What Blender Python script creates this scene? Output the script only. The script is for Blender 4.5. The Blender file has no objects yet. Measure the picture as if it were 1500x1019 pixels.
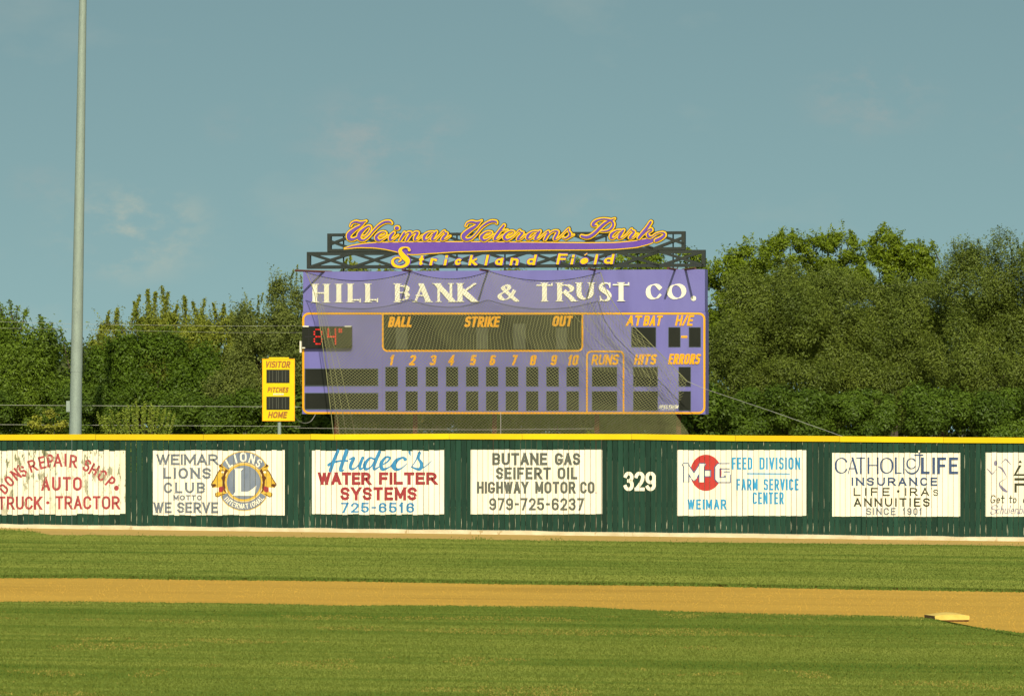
import bpy, math, random
import numpy as np
from mathutils import Vector
random.seed(7)
rng = np.random.default_rng(11)
R = math.radians
SC = bpy.context.scene
COL = SC.collection
# ------------------------------------------------------------------ camera, sky, sun, exposure
F, CX, HY, EYE, TILT = 7083.0, 750.0, 628.0, 1.972, 0.0131     # long lens from the stand, eye just under 2 m above the field
cd = bpy.data.cameras.new('camera'); cam = bpy.data.objects.new('camera', cd); COL.objects.link(cam)
cam.location = (0, 0, EYE); cam.rotation_euler = (R(90), 0, 0)
cd.sensor_width = 36; cd.lens = 36 * F / 1500; cd.shift_y = (HY - 509.5) / 1500
cd.clip_start = 0.5; cd.clip_end = 6000
SC.camera = cam
SUN = Vector((0.035, -0.79, 0.605)).normalized()
W = bpy.data.worlds.new('World'); SC.world = W; W.use_nodes = True
nt = W.node_tree; nt.nodes.clear()
def N(t, ty, **k):
    n = t.nodes.new(ty)
    for a, b in k.items():
        if hasattr(n, a): setattr(n, a, b)
    return n
out = N(nt, 'ShaderNodeOutputWorld'); bg = N(nt, 'ShaderNodeBackground')
sky = N(nt, 'ShaderNodeTexSky'); sky.sky_type = 'NISHITA'; sky.sun_disc = False
sky.sun_elevation = math.asin(SUN.z); sky.sun_rotation = R(177); sky.air_density = 1.2; sky.dust_density = 2.2; sky.ozone_density = 2.0
tc = N(nt, 'ShaderNodeTexCoord')
lift = N(nt, 'ShaderNodeVectorMath', operation='MULTIPLY_ADD')
lift.inputs[1].default_value = (1, 1, 2.0); lift.inputs[2].default_value = (0, 0, 0.30)
nrm = N(nt, 'ShaderNodeVectorMath', operation='NORMALIZE')
nt.links.new(tc.outputs['Generated'], lift.inputs[0]); nt.links.new(lift.outputs[0], nrm.inputs[0]); nt.links.new(nrm.outputs[0], sky.inputs['Vector'])
tint = N(nt, 'ShaderNodeMix', data_type='RGBA', blend_type='MULTIPLY'); tint.inputs[0].default_value = 1
tint.inputs[7].default_value = (1.06, 1.10, 0.735, 1)
nt.links.new(sky.outputs[0], tint.inputs[6])
# faint wisps of cloud
mp = N(nt, 'ShaderNodeMapping'); mp.inputs['Scale'].default_value = (16, 16, 34); mp.inputs['Location'].default_value = (5.1, 0.9, 3.2)
nz = N(nt, 'ShaderNodeTexNoise'); nz.inputs['Scale'].default_value = 1.0; nz.inputs['Detail'].default_value = 7; nz.inputs['Roughness'].default_value = 0.55
rp = N(nt, 'ShaderNodeValToRGB'); rp.color_ramp.elements[0].position = 0.60; rp.color_ramp.elements[1].position = 0.82
rp.color_ramp.elements[0].color = (0, 0, 0, 1); rp.color_ramp.elements[1].color = (0.22, 0.22, 0.22, 1)
nt.links.new(tc.outputs['Generated'], mp.inputs[0]); nt.links.new(mp.outputs[0], nz.inputs['Vector']); nt.links.new(nz.outputs[0], rp.inputs[0])
cl = N(nt, 'ShaderNodeMix', data_type='RGBA'); cl.inputs[7].default_value = (4.6, 4.4, 3.5, 1)
nt.links.new(rp.outputs[0], cl.inputs[0]); nt.links.new(tint.outputs[2], cl.inputs[6])
prev = cl.outputs[2]
wz = N(nt, 'ShaderNodeMapping'); wz.inputs['Scale'].default_value = (70, 70, 120)
wn_ = N(nt, 'ShaderNodeTexNoise'); wn_.inputs['Scale'].default_value = 1.0; wn_.inputs['Detail'].default_value = 7; wn_.inputs['Roughness'].default_value = 0.6
nt.links.new(tc.outputs['Generated'], wz.inputs[0]); nt.links.new(wz.outputs[0], wn_.inputs['Vector'])
for (px, py, rad_, amt, c_) in ((190, 338, .019, .85, (4.0, 4.1, 3.3)), (560, 205, .020, .42, (3.7, 3.4, 3.1)), (1275, 140, .016, .42, (3.5, 3.3, 3.0)), (1500, 190, .012, .34, (3.6, 3.3, 3.0)), (350, 185, .008, .25, (3.5, 3.3, 3.0)), (870, 300, .010, .22, (3.9, 3.7, 3.2)), (60, 268, .009, .2, (3.6, 3.4, 3.0))):
    d_ = Vector(((px - 750) / 7083, 1, (628 - py) / 7083)).normalized()          # a wisp of cloud in this direction of the sky
    sb = N(nt, 'ShaderNodeVectorMath', operation='SUBTRACT'); sb.inputs[1].default_value = d_
    ml = N(nt, 'ShaderNodeVectorMath', operation='MULTIPLY'); ml.inputs[1].default_value = (0.8, 1, 1.35)
    le = N(nt, 'ShaderNodeVectorMath', operation='LENGTH')
    mr = N(nt, 'ShaderNodeMapRange'); mr.interpolation_type = 'SMOOTHSTEP'; mr.inputs['From Min'].default_value = rad_; mr.inputs['From Max'].default_value = 0
    nr_ = N(nt, 'ShaderNodeMapRange'); nr_.interpolation_type = 'SMOOTHSTEP'; nr_.inputs['From Min'].default_value = .40; nr_.inputs['From Max'].default_value = .68; nr_.inputs['To Max'].default_value = amt
    mu = N(nt, 'ShaderNodeMath', operation='MULTIPLY'); mx_ = N(nt, 'ShaderNodeMix', data_type='RGBA'); mx_.inputs[7].default_value = c_ + (1,)
    L_ = nt.links.new
    L_(tc.outputs['Generated'], sb.inputs[0]); L_(sb.outputs[0], ml.inputs[0]); L_(ml.outputs[0], le.inputs[0]); L_(le.outputs['Value'], mr.inputs['Value']); L_(wn_.outputs[0], nr_.inputs['Value'])
    L_(mr.outputs[0], mu.inputs[0]); L_(nr_.outputs[0], mu.inputs[1]); L_(mu.outputs[0], mx_.inputs[0]); L_(prev, mx_.inputs[6]); prev = mx_.outputs[2]
nt.links.new(prev, bg.inputs[0]); bg.inputs[1].default_value = 0.1
nt.links.new(bg.outputs[0], out.inputs[0])
sl = bpy.data.lights.new('sun', 'SUN'); sl.energy = 3.6; sl.angle = R(0.5); sl.color = (1, 0.905, 0.75)
so = bpy.data.objects.new('sun', sl); COL.objects.link(so); so.rotation_euler = SUN.to_track_quat('Z', 'Y').to_euler(); so.location = (20, -20, 40)
SC.view_settings.view_transform = 'Standard'; SC.view_settings.look = 'None'; SC.view_settings.gamma = 1
SC.view_settings.exposure = 0.36

# ------------------------------------------------------------------ helpers
ORG = {}
def tag(o, label=None, cat=None, group=None, kind=None):
    for k, v in (('label', label), ('category', cat), ('group', group), ('kind', kind)):
        if v: o[k] = v
    return o
def thing(name, loc, label, cat, group=None):
    o = bpy.data.objects.new(name, None); COL.objects.link(o); o.location = loc; o.empty_display_size = 0.3
    ORG[o.name] = Vector(loc)
    return tag(o, label, cat, group)
def link(name, me, mats, parent=None, org=None):
    o = bpy.data.objects.new(name, me); COL.objects.link(o)
    for m in (mats if isinstance(mats, (list, tuple)) else [mats]): me.materials.append(m)
    if parent is not None:
        o.parent = parent; ORG[o.name] = ORG[parent.name]
    else:
        o.location = org or (0, 0, 0); ORG[o.name] = Vector(org or (0, 0, 0))
    return o
class MB:
    def __init__(s): s.v = []; s.f = []; s.mi = []; s.tone = []
    def poly(s, pts, mi=0, tone=0.5):
        b = len(s.v); s.v += [tuple(p) for p in pts]; s.f.append(list(range(b, b + len(pts)))); s.mi.append(mi); s.tone.append(tone)
    def hexa(s, a, b, mi=0, tone=0.5):       # two opposite quads (a front, b back)
        s.poly(a, mi, tone); s.poly(b[::-1], mi, tone)
        n = len(a)
        for i in range(n): s.poly([a[i], b[i], b[(i + 1) % n], a[(i + 1) % n]], mi, tone)
    def box(s, x0, x1, y0, y1, z0, z1, mi=0, tone=0.5):
        s.hexa([(x0, y0, z0), (x1, y0, z0), (x1, y0, z1), (x0, y0, z1)], [(x0, y1, z0), (x1, y1, z0), (x1, y1, z1), (x0, y1, z1)], mi, tone)
    def prism(s, pl, pts, o0, o1, mi=0, tone=0.5):
        s.hexa([pl(x, y, o1) for x, y in pts], [pl(x, y, o0) for x, y in pts], mi, tone)
    def rect(s, pl, x0, y0, x1, y1, o0, o1, mi=0, tone=0.5):
        s.prism(pl, [(x0, y1), (x1, y1), (x1, y0), (x0, y0)], o0, o1, mi, tone)
    def tube(s, pts, rad, n=8, mi=0, cap=True):
        pts = [Vector(p) for p in pts]; k = len(pts)
        if not isinstance(rad, (list, tuple)): rad = [rad] * k
        rings = []
        for i, p in enumerate(pts):
            d = (pts[min(i + 1, k - 1)] - pts[max(i - 1, 0)]).normalized()
            a = d.cross(Vector((0.13, 0.97, 0.21))).normalized(); b = d.cross(a)
            rings.append([p + (a * math.cos(t) + b * math.sin(t)) * rad[i] for t in [2 * math.pi * j / n for j in range(n)]])
        for i in range(k - 1):
            for j in range(n):
                s.poly([rings[i][j], rings[i][(j + 1) % n], rings[i + 1][(j + 1) % n], rings[i + 1][j]], mi)
        if cap: s.poly(rings[0][::-1], mi); s.poly(rings[-1], mi)
    def build(s, name, mats, parent=None, smooth=False, org=None):
        me = bpy.data.meshes.new(name)
        if parent is not None: o_ = ORG[parent.name]
        else:
            if org is None:
                a = np.array(s.v); org = (float(a[:, 0].mean()), float(a[:, 1].mean()), float(a[:, 2].min()))
            o_ = Vector(org)
        me.from_pydata([(p[0] - o_[0], p[1] - o_[1], p[2] - o_[2]) for p in s.v], [], s.f)
        me.polygons.foreach_set('material_index', s.mi)
        at = me.attributes.new('tone', 'FLOAT', 'FACE'); at.data.foreach_set('value', s.tone)
        if smooth: me.polygons.foreach_set('use_smooth', [True] * len(s.f))
        me.update()
        return link(name, me, mats, parent, tuple(o_))
def fast_mesh(name, verts, quads_n, k, mats, parent=None, org=(0, 0, 0), tone=None):
    # verts (n*k,3): n separate k-gons
    me = bpy.data.meshes.new(name); n = len(verts) // k
    o_ = ORG[parent.name] if parent is not None else Vector(org)
    v = (verts - np.array(o_[:])).astype(np.float32)
    me.vertices.add(n * k); me.vertices.foreach_set('co', v.ravel())
    me.loops.add(n * k); me.loops.foreach_set('vertex_index', np.arange(n * k, dtype=np.int32))
    me.polygons.add(n); me.polygons.foreach_set('loop_start', np.arange(0, n * k, k, dtype=np.int32))
    if tone is not None:
        at = me.attributes.new('tone', 'FLOAT', 'FACE'); at.data.foreach_set('value', tone.astype(np.float32))
    me.update(calc_edges=True); me.validate()
    return link(name, me, mats, parent, tuple(o_))
class Plane:                                   # an upright plane; (px,py) are photograph coordinates of a point on it
    def __init__(s, px0, Y, m=0.0):
        s.X0 = (px0 - CX) / F * Y; s.Y0 = Y; s.m = m; k = math.hypot(1, m); s.n = Vector((-m / k, -1 / k, 0))
    def __call__(s, px, py, off=0.0):
        u = (px - CX) / F; D = (s.Y0 + s.m * s.X0) / (1 + s.m * u)
        return Vector((u * D, D, EYE - (py - HY) / F * D)) + s.n * off
def at(px, py, Y): return Vector(((px - CX) / F * Y, Y, EYE - (py - HY) / F * Y))
def gz(x): return -TILT * np.clip(x, -26, 26)
def ground(px, py, dz=0.0):
    D = EYE / ((py - HY) / F - TILT * (px - CX) / F); x = (px - CX) / F * D
    return Vector((x, D, float(gz(x)) + dz))
def vnoise(x, y, seed=0):
    xi = np.floor(x).astype(np.int64); yi = np.floor(y).astype(np.int64); fx = x - xi; fy = y - yi
    fx = fx * fx * (3 - 2 * fx); fy = fy * fy * (3 - 2 * fy)
    def h(a, b):
        n = (a * 374761393 + b * 668265263 + seed * 974711) & 0x7fffffff
        n = ((n ^ (n >> 13)) * 1274126177) & 0x7fffffff
        return ((n ^ (n >> 16)) & 0xffff) / 65535.0
    return (h(xi, yi) * (1 - fx) + h(xi + 1, yi) * fx) * (1 - fy) + (h(xi, yi + 1) * (1 - fx) + h(xi + 1, yi + 1) * fx) * fy

# ------------------------------------------------------------------ materials
def mat(name, col, col2=None, scale=3.0, stretch=(1, 1, 1), rough=0.6, var=0.5, bump=0.0, bscale=40, metal=0.0, spec=0.4,
        peel=None, under=(0.03, 0.075, 0.045), tone=None, translucent=0.0, bstretch=None, fine=None):
    m = bpy.data.materials.new(name); m.use_nodes = True; t = m.node_tree; t.nodes.clear()
    o = N(t, 'ShaderNodeOutputMaterial'); p = N(t, 'ShaderNodeBsdfPrincipled')
    p.inputs['Roughness'].default_value = rough; p.inputs['Metallic'].default_value = metal
    p.inputs['Specular IOR Level'].default_value = spec
    g = N(t, 'ShaderNodeNewGeometry')
    def noise(sc, stt, det=5, loc=(0, 0, 0), ro=0.55):
        a = N(t, 'ShaderNodeMapping'); a.inputs['Scale'].default_value = stt; a.inputs['Location'].default_value = loc
        b = N(t, 'ShaderNodeTexNoise'); b.inputs['Scale'].default_value = sc; b.inputs['Detail'].default_value = det; b.inputs['Roughness'].default_value = ro
        t.links.new(g.outputs['Position'], a.inputs[0]); t.links.new(a.outputs[0], b.inputs['Vector']); return b.outputs[0]
    def ramp(src, a, b):
        r = N(t, 'ShaderNodeMapRange'); r.inputs['From Min'].default_value = a; r.inputs['From Max'].default_value = b
        t.links.new(src, r.inputs['Value']); return r.outputs[0]
    def mix(f, a, b, mode='MIX'):
        x = N(t, 'ShaderNodeMix', data_type='RGBA', blend_type=mode)
        for s_, v in ((0, f), (6, a), (7, b)):
            if isinstance(v, tuple): x.inputs[s_].default_value = v if len(v) == 4 else v + (1,)
            elif isinstance(v, (int, float)): x.inputs[s_].default_value = v
            else: t.links.new(v, x.inputs[s_])
        return x.outputs[2]
    col2 = col2 or tuple(c * 0.75 for c in col)
    c = mix(ramp(noise(scale, stretch), 0.5 - 0.5 * var, 0.5 + 0.5 * var), col2, col)
    if fine:
        fs, fst, famt = fine
        c = mix(famt, c, ramp(noise(fs, fst, 3), 0.3, 0.7), 'OVERLAY') if False else mix(ramp(noise(fs, fst, 3, (3, 1, 7)), 0.5, 0.72), c, mix(famt, c, (0.0, 0.0, 0.0)))
    if tone:
        a = N(t, 'ShaderNodeAttribute'); a.attribute_name = 'tone'
        c = mix(a.outputs['Fac'], mix(1.0, c, tone[0], 'MULTIPLY'), mix(1.0, c, tone[1], 'MULTIPLY'))
    if peel:
        f1 = ramp(noise(9, (1, 1, 0.35), 8, (1, 2, 3), 0.68), peel, peel + 0.03)
        f2 = ramp(noise(0.9, (1, 1, 1), 2, (5, 5, 5)), 0.35, 0.6)
        mm = N(t, 'ShaderNodeMath', operation='MULTIPLY'); t.links.new(f1, mm.inputs[0]); t.links.new(f2, mm.inputs[1])
        c = mix(mm.outputs[0], c, under)
    t.links.new(c, p.inputs['Base Color'])
    if bump:
        bb = N(t, 'ShaderNodeBump'); bb.inputs['Strength'].default_value = bump; bb.inputs['Distance'].default_value = 0.02
        t.links.new(noise(bscale, bstretch or stretch, 4), bb.inputs['Height']); t.links.new(bb.outputs[0], p.inputs['Normal'])
    if translucent:
        tr = N(t, 'ShaderNodeBsdfTranslucent'); t.links.new(c, tr.inputs[0])
        ms = N(t, 'ShaderNodeMixShader'); ms.inputs[0].default_value = translucent
        t.links.new(p.outputs[0], ms.inputs[1]); t.links.new(tr.outputs[0], ms.inputs[2]); t.links.new(ms.outputs[0], o.inputs[0])
    else: t.links.new(p.outputs[0], o.inputs[0])
    return m
def emit(name, col, s):
    m = bpy.data.materials.new(name); m.use_nodes = True; p = m.node_tree.nodes['Principled BSDF']
    p.inputs['Base Color'].default_value = col + (1,); p.inputs['Emission Color'].default_value = col + (1,); p.inputs['Emission Strength'].default_value = s
    return m
CREAM = (0.87, 0.835, 0.715)
M = dict(
    plank=mat('green_plank_paint', (0.012, 0.052, 0.031), (0.006, 0.029, 0.018), 5, (3, 1, 0.35), 0.75, 0.5, 0.25, 30, spec=0.2, tone=((0.6, 0.64, 0.68), (1.4, 1.36, 1.42)), bstretch=(4, 1, 0.3), peel=0.735, under=(0.09, 0.14, 0.09)),
    bare=mat('bare_weathered_wood', (0.50, 0.50, 0.38), (0.30, 0.30, 0.2), 30, (1, 1, 0.3), 0.85),
    rail=mat('dark_wood', (0.03, 0.045, 0.03), None, 6, rough=0.9),
    yellow=mat('yellow_cap_paint', (0.70, 0.52, 0.004), (0.60, 0.42, 0.004), 1.2, (1, 1, 1), 0.6, 0.5, spec=0.15, tone=((0.88, 0.86, 0.9), (1.04, 1.05, 1))),
    curb=mat('pale_concrete', (0.66, 0.59, 0.42), (0.46, 0.39, 0.24), 3, (1, 1, 2), 0.9, 0.4, 0.3, 30, peel=0.60, under=(0.36, 0.27, 0.13)),
    cream=mat('cream_sign_paint', CREAM, (0.78, 0.73, 0.57), 3, (2, 1, 0.5), 0.6, 0.5, peel=0.665, tone=((0.92, 0.91, 0.88), (1.03, 1.02, 1.02)), under=(0.30, 0.32, 0.17)),
    peeled=mat('peeling_cream_paint', CREAM, (0.74, 0.68, 0.50), 3, (2, 1, 0.5), 0.65, 0.5, peel=0.535, tone=((0.92, 0.91, 0.88), (1.03, 1.02, 1.02)), under=(0.17, 0.18, 0.09)),
    red=mat('red_lettering', (0.25, 0.018, 0.027), (0.32, 0.045, 0.05), 12, (1, 1, 0.5), 0.6, 0.6, peel=0.70, under=CREAM, spec=0.2),
    disc=mat('red_disc_paint', (0.40, 0.022, 0.020), (0.46, 0.05, 0.04), 12, (1, 1, 0.5), 0.6, 0.6, peel=0.71, under=CREAM, spec=0.2),
    oldred=mat('worn_red_lettering', (0.27, 0.024, 0.034), (0.40, 0.09, 0.09), 12, (1, 1, 0.5), 0.65, 0.6, peel=0.59, under=(0.45, 0.42, 0.28), spec=0.2),
    grey=mat('grey_lettering', (0.075, 0.088, 0.078), (0.125, 0.135, 0.115), 10, (2, 1, 0.5), 0.7, 0.5, peel=0.71, under=CREAM, spec=0.2),
    bluegrey=mat('blue_grey_lettering', (0.10, 0.125, 0.165), (0.17, 0.195, 0.22), 9, (2, 1, 0.5), 0.7, 0.5, peel=0.70, under=CREAM, spec=0.2),
    blue=mat('blue_lettering', (0.016, 0.165, 0.40), (0.05, 0.26, 0.48), 10, (2, 1, 0.7), 0.6, 0.6, peel=0.72, under=CREAM, spec=0.2),
    sky=mat('light_blue_lettering', (0.022, 0.245, 0.52), (0.05, 0.33, 0.56), 10, (2, 1, 0.7), 0.6, 0.6, spec=0.2),
    outblue=mat('outline_blue', (0.03, 0.08, 0.24), None, 10, rough=0.6),
    navy=mat('navy_lettering', (0.016, 0.045, 0.15), (0.06, 0.10, 0.18), 10, (2, 1, 0.7), 0.6, 0.6, spec=0.2),
    olive=mat('dark_olive_lettering', (0.018, 0.024, 0.012), (0.045, 0.05, 0.025), 10, (2, 1, 0.7), 0.6, 0.6, spec=0.2),
    lilac=mat('grey_violet_lettering', (0.15, 0.14, 0.24), (0.24, 0.23, 0.30), 10, rough=0.6, spec=0.2),
    white=mat('white_paint', (0.84, 0.81, 0.66), (0.74, 0.70, 0.55), 8, rough=0.6),
    crest=mat('crest_blue', (0.115, 0.15, 0.225), (0.19, 0.23, 0.29), 7, (2, 1, 0.6), 0.65, 0.6, peel=0.68, under=CREAM),
    gold=mat('crest_gold', (0.50, 0.30, 0.015), (0.60, 0.42, 0.07), 14, rough=0.6, spec=0.2),
    brown=mat('crest_brown', (0.10, 0.035, 0.008), None, 14, rough=0.6, spec=0.2),
    purple=mat('purple_board_paint', (0.150, 0.140, 0.405), (0.172, 0.164, 0.415), 1.6, (1, 1, 1), 0.45, 0.6, spec=0.25, fine=(2.2, (1, 1, 0.25), 0.13)),
    vivid=mat('deep_purple_paint', (0.118, 0.055, 0.34), (0.145, 0.075, 0.36), 5, rough=0.5, spec=0.2),
    orange=mat('orange_paint', (0.84, 0.40, 0.008), (0.78, 0.34, 0.008), 6, rough=0.5, spec=0.2),
    gilt=mat('sign_yellow_paint', (0.84, 0.53, 0.008), (0.80, 0.47, 0.008), 6, rough=0.5, spec=0.2),
    black=mat('black_steel_paint', (0.012, 0.018, 0.016), (0.02, 0.027, 0.023), 4, rough=0.5),
    outline=mat('black_outline_paint', (0.02, 0.016, 0.008), None, 4, rough=0.6),
    glass=mat('dark_display_face', (0.009, 0.011, 0.008), (0.017, 0.019, 0.013), 3, (1, 1, 0.4), 0.5, 0.6, spec=0.2),
    slot=mat('dull_display_column', (0.066, 0.072, 0.05), None, 8, rough=0.45),
    frame=mat('display_frame', (0.07, 0.095, 0.10), None, 8, rough=0.5),
    rust=mat('rusty_steel', (0.14, 0.045, 0.025), (0.07, 0.03, 0.02), 9, rough=0.85),
    galv=mat('galvanised_steel', (0.28, 0.35, 0.30), (0.22, 0.27, 0.24), 4, (3, 3, 0.8), 0.6, 0.6, metal=0.1, fine=(60, (1, 1, 0.4), 0.18)),
    counter=mat('yellow_counter_paint', (0.80, 0.58, 0.004), (0.74, 0.50, 0.004), 3, rough=0.5, spec=0.15),
    cletter=mat('brown_orange_lettering', (0.36, 0.13, 0.012), None, 8, rough=0.5),
    net=mat('olive_netting_cord', (0.27, 0.275, 0.125), (0.20, 0.205, 0.095), 2, rough=0.8, spec=0.1),
    rope=mat('dark_rope', (0.03, 0.03, 0.03), None, 5, rough=0.8),
    wire=mat('pale_wire', (0.5, 0.5, 0.42), None, 5, rough=0.5, metal=0.3),
    led=emit('red_light_diodes', (0.8, 0.012, 0.008), 0.22), dim=mat('unlit_diodes', (0.012, 0.012, 0.012), None, 5),
    base=mat('yellowed_base_vinyl', (0.72, 0.54, 0.14), (0.60, 0.42, 0.09), 14, rough=0.6, spec=0.15, bump=0.15, bscale=60, peel=.60, under=(0.55, 0.36, 0.09)),
    base_shade=mat('shaded_base_side', (0.16, 0.08, 0.03), None, 20, rough=0.8),  # dark colour painting the shade on the bag's left face and undercut
    shaded_soil=mat('shaded_turf_edge_soil', (0.030, 0.036, 0.008), (0.06, 0.06, 0.014), 12, rough=0.95, spec=0.0),  # turf edge soil, darkened to include the shade along the lip
    dirt=mat('orange_infield_clay', (0.55, 0.34, 0.062), (0.44, 0.262, 0.045), 0.8, (0.3, 1.2, 1), 0.95, 0.7, 0.0, 34, bstretch=(1, 0.1, 1), spec=0.05, fine=(1.1, (0.22, 0.9, 1), 0.16)),
    track=mat('tan_track_dirt', (0.50, 0.34, 0.11), (0.42, 0.28, 0.08), 1.5, (0.6, 1, 1), 0.95, 0.6, 0.4, 20, spec=0.05),
    lawn=mat('lawn_thatch', (0.14, 0.175, 0.026), (0.12, 0.15, 0.022), 2, rough=0.95, spec=0.0),
    earth=mat('rough_ground', (0.07, 0.085, 0.025), (0.12, 0.10, 0.04), 0.6, rough=0.95),
    blade=mat('grass_blade', (0.164, 0.222, 0.042), (0.146, 0.198, 0.037), 0.8, (0.4, 2.5, 1), 0.8, 0.6, tone=((0.58, 0.70, 0.66), (1.46, 1.24, 1.4)), translucent=0.2, spec=0.0),
    straw=mat('dry_straw_blade', (0.27, 0.235, 0.055), (0.21, 0.195, 0.045), 2, rough=0.9, tone=((0.7, 0.7, 0.7), (1.25, 1.2, 1.2)), spec=0.0),
    bark=mat('grey_brown_bark', (0.11, 0.085, 0.06), (0.06, 0.045, 0.03), 10, (1, 1, 0.3), 0.9),
)
def leafmat(name, a, b, lo=(0.62, 0.66, 0.62), hi=(1.42, 1.36, 1.36)):
    return mat(name, a, b, 1.4, rough=0.5, var=0.5, tone=(lo, hi), translucent=0.30, spec=0.22)

# ------------------------------------------------------------------ lettering drawn with a brush: strokes in photograph coordinates
def smooth(p, n=6, closed=False):
    p = [tuple(q) for q in p]
    if len(p) < 3: return p
    k = len(p); o = []
    rng_ = range(k if closed else k - 1)
    for i in rng_:
        a = p[(i - 1) % k] if closed or i > 0 else p[0]; b = p[i]; c = p[(i + 1) % k]
        d = p[(i + 2) % k] if closed or i + 2 < k else p[-1]
        for j in range(n):
            t = j / n
            o.append(tuple(0.5 * (2 * b[q] + (c[q] - a[q]) * t + (2 * a[q] - 5 * b[q] + 4 * c[q] - d[q]) * t * t + (3 * b[q] - a[q] - 3 * c[q] + d[q]) * t ** 3) for q in range(len(b))))
    if not closed: o.append(p[-1])
    return o
def ribbon(p, w=None, grow=0.0, closed=False, cap='flat'):
    """polygons (convex quads) of a brush stroke along p = [(x,y[,w])]"""
    pts = [(q[0], q[1], (w(q) if callable(w) else w) if w is not None else q[2]) for q in p]
    q2 = [pts[0]]
    for q in pts[1:]:
        if math.hypot(q[0] - q2[-1][0], q[1] - q2[-1][1]) > 1e-4: q2.append(q)
    pts = q2
    if closed and len(pts) > 2 and math.hypot(pts[0][0] - pts[-1][0], pts[0][1] - pts[-1][1]) < 1e-3: pts.pop()
    k = len(pts)
    if k < 2: return []
    L, Rr = [], []
    for i in range(k):
        a = pts[i - 1] if (closed or i > 0) else None; b = pts[i]; c = pts[(i + 1) % k] if (closed or i + 1 < k) else None
        d1 = (b[0] - a[0], b[1] - a[1]) if a else None; d2 = (c[0] - b[0], c[1] - b[1]) if c else None
        d1 = d1 or d2; d2 = d2 or d1
        l1 = math.hypot(*d1); l2 = math.hypot(*d2); n1 = (-d1[1] / l1, d1[0] / l1); n2 = (-d2[1] / l2, d2[0] / l2)
        mx, my = n1[0] + n2[0], n1[1] + n2[1]; mm = mx * mx + my * my
        if mm < 0.25: mx, my, f = n1[0], n1[1], 1
        else: f = 2 / mm
        hw = max(0.02, b[2] / 2 + grow)
        f = min(f, 1.8)
        L.append((b[0] + mx * f * hw, b[1] + my * f * hw)); Rr.append((b[0] - mx * f * hw, b[1] - my * f * hw))
    o = []
    for i in range(k if closed else k - 1):
        j = (i + 1) % k; o.append([L[i], Rr[i], Rr[j], L[j]])
    if cap == 'round' and not closed:
        for (e, l, r, s) in ((pts[0], L[0], Rr[0], 1), (pts[-1], L[-1], Rr[-1], -1)):
            cx, cy = e[0], e[1]; a0 = math.atan2(l[1] - cy, l[0] - cx); h = math.hypot(l[0] - cx, l[1] - cy)
            o.append([(cx + h * math.cos(a0 + s * math.pi * t / 6), cy + h * math.sin(a0 + s * math.pi * t / 6)) for t in range(7)])
    return o
def clipx(poly, lo, hi, ax=0):
    for side, v in ((1, lo), (-1, hi)):
        o = []
        for i in range(len(poly)):
            a, b = poly[i - 1], poly[i]; da, db = side * (a[ax] - v), side * (b[ax] - v)
            if (da >= 0) != (db >= 0):
                t = da / (da - db); o.append((a[0] + (b[0] - a[0]) * t, a[1] + (b[1] - a[1]) * t))
            if db >= 0: o.append(b)
        poly = o
        if len(poly) < 3: return []
    return poly
def A(cx, cy, rx, ry, a0, a1, n=None):
    n = n or A.n; k = max(1, round(abs(a1 - a0) / 90 * n))
    return [(cx + rx * math.cos(R(a0 + (a1 - a0) * i / k)), cy + ry * math.sin(R(a0 + (a1 - a0) * i / k))) for i in range(k + 1)]
A.n = 5
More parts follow.
